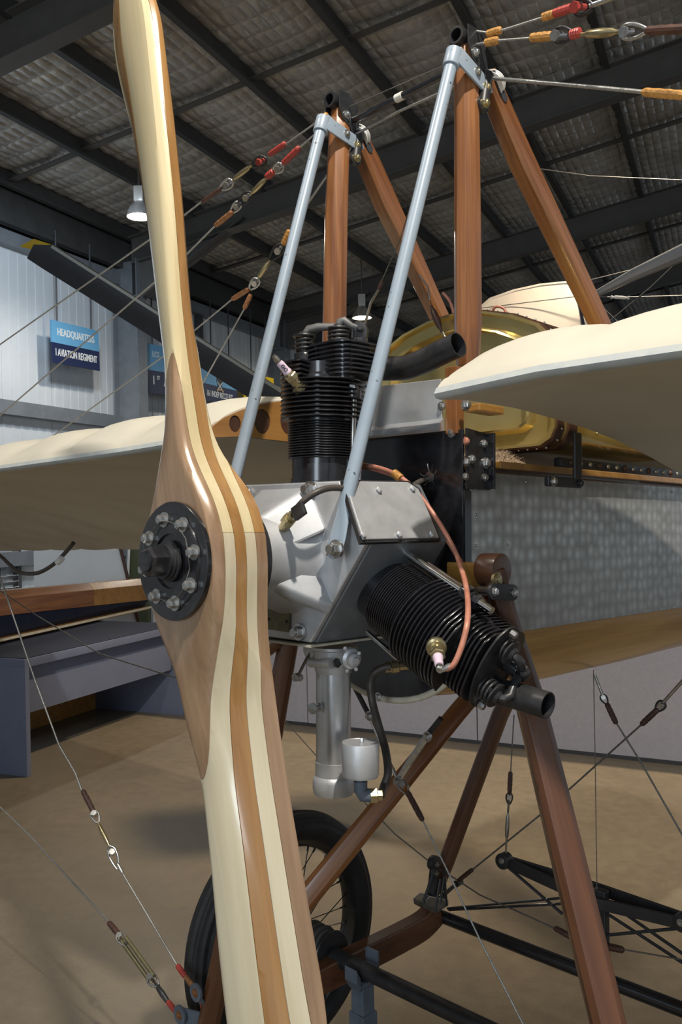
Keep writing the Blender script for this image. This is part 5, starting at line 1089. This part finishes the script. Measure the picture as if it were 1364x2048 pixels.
# steel tie bars in front of the diagonal leg
for pts, r, mt, lb_ in ((((706, 1368), (738, 1430)), .0065, 'black2', 'black tie bar below the belly'), (((738, 1430), (772, 1510), (797, 1562)), .0045, 'silver', 'bare steel tie rod'), (((882, 1437), (852, 1474)), .007, 'black2', 'black upper tie bar'), (((855, 1472), (822, 1520), (795, 1563)), .0085, 'silver', 'flat steel tie bar along the diagonal leg')):
    mb = MB(); mb.tube([PP(x, y, -.06 if x < 800 and r < .007 else -.16) if False else PB(x, y, .45) for x, y in pts], r, 10); obj('tie_bar', mb, M[mt], aero, lb_)
for x, y in ((855, 1473), (795, 1563), (739, 1432)): bolt(PB(x, y, .44), -B, .0085, aero, 'silver', name='tie_bolt')

# ------------------------------------------------------------------ bracing wires with their fittings
class Rig:
    def __init__(s, fn, label): s.fn = fn; s.label = label; s.root = part('bracing_wire', fn(*label[1]) if isinstance(label, tuple) else O, label[0] if isinstance(label, tuple) else label)
    def w(s, pts, r=.0022, mat='cable'):
        mb = MB(); mb.tube([s.fn(*q) for q in pts], r, 8); obj('wire', mb, M[mat], s.root, smooth=50); return s
    def ext(s, a, b_, k, r=.0022, mat='cable'):   # carry the wire on past the edge of the picture to its anchorage
        p0, p1 = s.fn(*a), s.fn(*b_); mb = MB(); mb.tube([p1, p1 + (p1 - p0) * k], r, 8); obj('wire', mb, M[mat], s.root, smooth=50); return s
    def wrap(s, a, b_, mat='copper_wrap', r=.0062):
        p0, p1 = s.fn(*a), s.fn(*b_); n = 14; mb = MB(); rr = [r * (.5 if i in (0, n) else (.86 + .045 * ((i * 7) % 3 - 1) + .1 * sin(pi * i / n))) for i in range(n + 1)]
        mb.tube([p0.lerp(p1, i / n) for i in range(n + 1)], rr, 10); obj('wire_wrapping', mb, M[mat], s.root, smooth=30); return s
    def barrel(s, a, b_, r=.0062, mat='brass_fit'):
        p0, p1 = s.fn(*a), s.fn(*b_); k = (0, .12, .2, .5, .8, .88, 1); mb = MB(); mb.tube([p0.lerp(p1, i) for i in k], [r * .4, r * .45, r * .82, r, r * .82, r * .45, r * .4], 12); o_ = obj('turnbuckle_barrel', mb, M[mat], s.root, smooth=50)
        return s
    def shackle(s, a, b_, mat='silver', r=.010, pin='silver'):
        p0, p1 = s.fn(*a), s.fn(*b_); d = (p1 - p0); L_ = d.length; d.normalize(); v = (EYE - p0).normalized(); n = d.cross(v).normalized(); v = n.cross(d)
        loop = [p0 + d * L_ * x + n * r * y for x, y in ((1, .25), (.75, .7), (.45, 1), (.15, .85), (0, .0), (.15, -.85), (.45, -1), (.75, -.7), (1, -.25))]
        mb = MB(); mb.tube(spline(loop, 3), r * .28, 8); obj('shackle', mb, M[mat], s.root, smooth=50)
        c = p0.lerp(p1, .3); mb = MB(); mb.tube([c - v * r * 1.3, c + v * r * 1.3], r * .42, 10); mb.lathe(c + v * r * .9, v, [(0, 0), (r * .8, 0), (r * .8, r * .5), (0, r * .5)], 6); obj('shackle_pin', mb, M[pin], s.root, smooth=20); return s
fP = lambda x, y, b_=.24: PB(x, y, b_)
# port landing wires
r_ = Rig(fP, ('upper port landing wire with amber and red fittings', (1085, 35)))
r_.w([(948, 62), (976, 66)], .0028).wrap((974, 69), (1003, 60), 'amber_wrap', .0085).w([(1003, 61), (1086, 35)], .0022).wrap((1084, 35), (1110, 27), 'amber_wrap', .0082).wrap((1106, 28), (1148, 14), 'redtag', .0088).shackle((1148, 14), (1185, 14), 'black2', .013, 'redtag').w([(1180, 12), (1240, -10)], .005, 'silver').ext((1003, 61), (1240, -10), 5)
r_ = Rig(fP, ('lower port landing wire with red tag and turnbuckle', (1060, 76)))
r_.w([(948, 90), (972, 86)], .0028).wrap((970, 86), (997, 80), 'amber_wrap', .0085).w([(996, 81), (1062, 76)], .0022).wrap((1060, 76), (1110, 71), 'amber_wrap', .0090).shackle((1108, 71), (1145, 68), 'black2', .0125, 'silver').wrap((1140, 70), (1162, 64), 'redtag', .0095).barrel((1160, 69), (1242, 63), .0085).shackle((1240, 64), (1292, 61), 'silver', .0115).wrap((1290, 62), (1380, 57), 'leather', .0085).ext((996, 81), (1380, 57), 4.5)
r_ = Rig(fP, ('thick braided port warping cable running out from the white pulley', (1285, 183)))
r_.w([(976, 156, .29), (1130, 169, .29), (1288, 184, .29)], .0038).wrap((1284, 184, .29), (1385, 192, .29), 'amber_wrap', .0085).ext((976, 156, .29), (1385, 192, .29), 2.6, .0038)
r_ = Rig(fP, ('braided cable between the two cabane pulleys', (800, 220)))
r_.w([(712, 268, .26), (800, 222, .26), (960, 150, .26)], .0030).w([(700, 213, .24), (925, 115, .24)], .0012, 'cable_dark')
# starboard landing wires
fS = lambda x, y, b_=.2: PB(x, y, b_)
r_ = Rig(fS, ('upper starboard landing wire with turnbuckle and red tag', (572, 280)))
r_.wrap((655, 228), (632, 246), 'amber_wrap', .0070).w([(634, 244), (570, 290)]).wrap((572, 286), (538, 310), 'redtag', .0072).shackle((532, 318), (505, 330), 'black2', .011, 'redtag').barrel((505, 330), (462, 362), .0068).shackle((465, 362), (440, 378), 'silver', .0105).wrap((443, 377), (404, 405), 'leather', .0065).w([(408, 400), (360, 437), (-20, 703)], .0024).ext((360, 437), (-20, 703), 1.8, .0024)
r_ = Rig(fS, ('second starboard landing wire with red tag and paired shackles', (600, 295)))
r_.w([(645, 255), (598, 297)]).wrap((600, 294), (565, 328), 'redtag', .0078).shackle((565, 330), (545, 345), 'silver', .010).wrap((548, 342), (533, 355), 'redtag', .009).barrel((535, 354), (500, 390), .0068).shackle((502, 386), (478, 408), 'black2', .0105).shackle((480, 405), (462, 425), 'silver', .009).wrap((466, 423), (430, 452), 'copper_wrap', .0075).w([(434, 448), (370, 512), (-20, 848)], .0024).ext((370, 512), (-20, 848), .55, .0024)
fT = lambda x, y, b_=.32: PB(x, y, b_)
r_ = Rig(fT, ('starboard warping cable splitting in two below its turnbuckle', (560, 490)))
r_.w([(712, 285, .26), (655, 350, .30), (600, 430), (580, 463)], .0030).wrap((580, 460), (566, 490), 'amber_wrap', .0088).shackle((566, 490), (540, 520), 'black2', .0115).barrel((540, 520), (514, 560), .007).shackle((516, 558), (500, 578), 'silver', .0105).wrap((498, 578), (464, 599), 'copper_wrap', .0075).w([(466, 597), (325, 714), (60, 905)], .0022).wrap((502, 588), (488, 618), 'copper_wrap', .0068).w([(490, 615), (398, 780), (370, 830)], .0022)
# wires around the brass tank
fK = lambda x, y, b_=.40: PB(x, y, b_)
r_ = Rig(fK, ('thin bracing wire with a link between the cabane and the tank', (760, 580)))
r_.w([(855, 300, .3), (800, 480, .34), (762, 565)], .0014, 'cable_dark').wrap((764, 562), (757, 580), 'dark_wrap', .005).w([(758, 578), (742, 605), (728, 655)], .0034, 'steel').w([(728, 650), (719, 672)], .0052, 'silver')
r_ = Rig(fK, ('short tank bracing wire with a dark turnbuckle', (862, 600)))
r_.w([(832, 545), (845, 575), (858, 598), (866, 625)], .0028, 'copper_wrap').w([(838, 550), (855, 572), (860, 600)], .0022, 'silver').barrel((862, 612), (884, 664), .0085, 'leather').w([(884, 662), (893, 680)], .0024, 'silver')
# flying wires to the starboard leg
fF = lambda x, y, b_=.17: PB(x, y, b_)
r_ = Rig(fF, ('upper starboard flying wire with brown wrapping and turnbuckle', (165, 1560)))
r_.ext((70, 1360), (-20, 1105), .22, .003).w([(-20, 1105), (4, 1165), (70, 1360), (118, 1490), (150, 1545), (165, 1585)], .0030).wrap((165, 1580), (188, 1625), 'dark_wrap', .0085).shackle((186, 1622), (196, 1645), 'silver', .0105).barrel((194, 1642), (220, 1695), .0065).shackle((220, 1692), (236, 1738), 'chrome', .011).wrap((234, 1726), (246, 1748), 'silver', .005).w([(240, 1738), (355, 1932)], .0026).wrap((354, 1930), (372, 1955), 'redtag', .0078).wrap((370, 1952), (390, 1978), 'copper_wrap', .0072)
r_ = Rig(fF, ('lower starboard flying wire ending in a twin bar turnbuckle', (220, 1845)))
r_.ext((220, 1846), (-30, 1585), 2.2, .0026).w([(-30, 1585), (60, 1672), (220, 1846)], .0026, 'cable').wrap((217, 1844), (240, 1872), 'dark_wrap', .0085).shackle((236, 1868), (252, 1890), 'silver', .011).w([(241, 1880), (298, 1960)], .0055, 'plate').w([(251, 1874), (308, 1952)], .0055, 'plate').shackle((298, 1952), (316, 1972), 'silver', .012).barrel((310, 1966), (340, 2010), .0080, 'black2').wrap((335, 2002), (352, 2024), 'redtag', .0075)
# thin wire at the left, wires below the fuselage
r_ = Rig(lambda x, y, b_=.9: PB(x, y, b_), ('thin wire passing in front of the slate table', (100, 1220))); r_.w([(-10, 1175), (80, 1235), (200, 1308), (350, 1355)], .003, 'cable_dark')
fB = lambda x, y, b_=.93: PB(x, y, b_)
r_ = Rig(fB, ('vertical wire hanging below the belly to the rocking beam', (1190, 1600))); r_.w([(1187, 1340), (1190, 1500), (1194, 1780)], .0012, 'cable_dark')
r_ = Rig(fB, ('undercarriage cross wire falling right from the belly', (1190, 1350))); r_.w([(1190, 1350), (1206, 1392)], .0042, 'steel').shackle((1204, 1390), (1214, 1408), 'black2', .008, 'steel').wrap((1213, 1406), (1233, 1448), 'dark_wrap', .0078).w([(1232, 1445), (1285, 1530), (1400, 1732)], .0024, 'cable_dark').ext((1285, 1530), (1400, 1732), .5, .0024, 'cable_dark')
r_ = Rig(fB, ('undercarriage cross wire rising right from the pivot fitting', (945, 1738))); r_.w([(1385, 1340), (1320, 1412)], .0042, 'steel').shackle((1328, 1404), (1312, 1422), 'black2', .010, 'steel').wrap((1316, 1418), (1282, 1450), 'dark_wrap', .0078).w([(1284, 1448), (1090, 1622), (944, 1740)], .0024, 'cable_dark').wrap((946, 1738), (916, 1762), 'leather', .0068)
r_ = Rig(fB, ('upright wire with turnbuckle above the beam end pulley', (1022, 1545))); r_.w([(1028, 1430), (1021, 1548)], .0018, 'cable_dark').wrap((1021, 1543), (1019, 1588), 'dark_wrap', .0072).shackle((1019, 1586), (1018, 1608), 'black2', .0085, 'steel').w([(1018, 1600), (1016, 1625)], .003, 'cable_dark').barrel((1016, 1622), (1013, 1685), .0062, 'steel').w([(1013, 1680), (1011, 1716)], .0028, 'steel')
r_ = Rig(lambda x, y, b_=.42: PB(x, y, b_), ('bright wire crossing down from the tie bars', (845, 1640))); r_.shackle((800, 1562), (816, 1588), 'steel', .010, 'silver').wrap((814, 1582), (846, 1642), 'dark_wrap', .0075).w([(844, 1638), (900, 1752), (960, 1880), (1060, 2075)], .0020, 'cable')
r_ = Rig(fB, ('thin wire crossing behind the pivot fitting to a brown wrapping', (860, 1725))); r_.w([(725, 1600), (790, 1668), (860, 1724), (960, 1790), (1040, 1825), (1110, 1857)], .0022, 'cable_dark').wrap((1108, 1855), (1150, 1878), 'leather', .0085)
r_ = Rig(fB, ('brown wrapped wire end beside the beam post', (1205, 1895))); r_.wrap((1200, 1890), (1248, 1900), 'leather', .0098).w([(1246, 1899), (1300, 1908), (1380, 1922)], .002, 'cable_dark')
r_ = Rig(fB, ('thin wire behind the carburettor', (600, 1480))); r_.w([(560, 1430), (640, 1520), (725, 1600)], .0016, 'cable_dark')

# ------------------------------------------------------------------ axle stand
sx0 = hub_at(-.40); stg = thing('axle_stand', Vc((sx0.x, sx0.y, FZ)), 'blue-grey steel axle stand holding up the front axle tube', 'stand')
zb = sx0.z - .024
mb = MB(); mb.box(Vc((sx0.x, sx0.y, FZ + (zb - .085 - FZ) / 2)), P * .027, B * .027, Vc((0, 0, (zb - .085 - FZ) / 2))); obj('outer_post', mb, M['zinc_blue'], stg, smooth=0, bevel=.003)
mb = MB(); mb.box(Vc((sx0.x, sx0.y, zb - .09)), P * .022, B * .022, Vc((0, 0, .075))); obj('inner_post', mb, M['zinc_blue'], stg, smooth=0, bevel=.003)
mb = MB(); mb.box(Vc((sx0.x, sx0.y, zb - .008)), P * .022, B * .030, Vc((0, 0, .006)))
for s in (-1, 1): mb.box(Vc((sx0.x, sx0.y, zb + .012)) + B * s * .036, P * .022, B * .008 + Vc((0, 0, .014)) * s, Vc((0, 0, .018)))
mb.box(Vc((sx0.x, sx0.y, zb + .035)) + B * .040, P * .022, B * .004, Vc((0, 0, .030))); obj('saddle', mb, M['zinc_blue'], stg, smooth=0, bevel=.002)
for dz, dp in ((-.14, 0), (-.20, .012), (-.20, -.012)):
    mb = MB(); c = Vc((sx0.x, sx0.y, zb + dz)) - B * .027 + P * dp; mb.lathe(c, -B, [(0, -.004), (.011, -.004), (.011, .008), (0, .010)], 14); obj('locking_pin', mb, M['zinc_blue'], stg, smooth=30)
mb = MB(); c = Vc((sx0.x, sx0.y, zb - .15)) - B * .030; mb.tube(spline([c, c + P * -.014 - V * .02, c - P * .024 - V * .05, c - P * .018 - V * .09, c - P * .006 - V * .12], 5), .004, 8); obj('pin_chain', mb, M['zinc_blue'], stg)
for a in range(3):
    an = 2 * pi * a / 3 + .5; dv = Vc((cos(an), sin(an), 0)); mb = MB(); mb.box(Vc((sx0.x, sx0.y, FZ + .015)) + dv * .10, dv * .10, Vc((-dv.y, dv.x, 0)) * .02, Vc((0, 0, .015))); obj('foot', mb, M['zinc_blue'], stg, smooth=0)
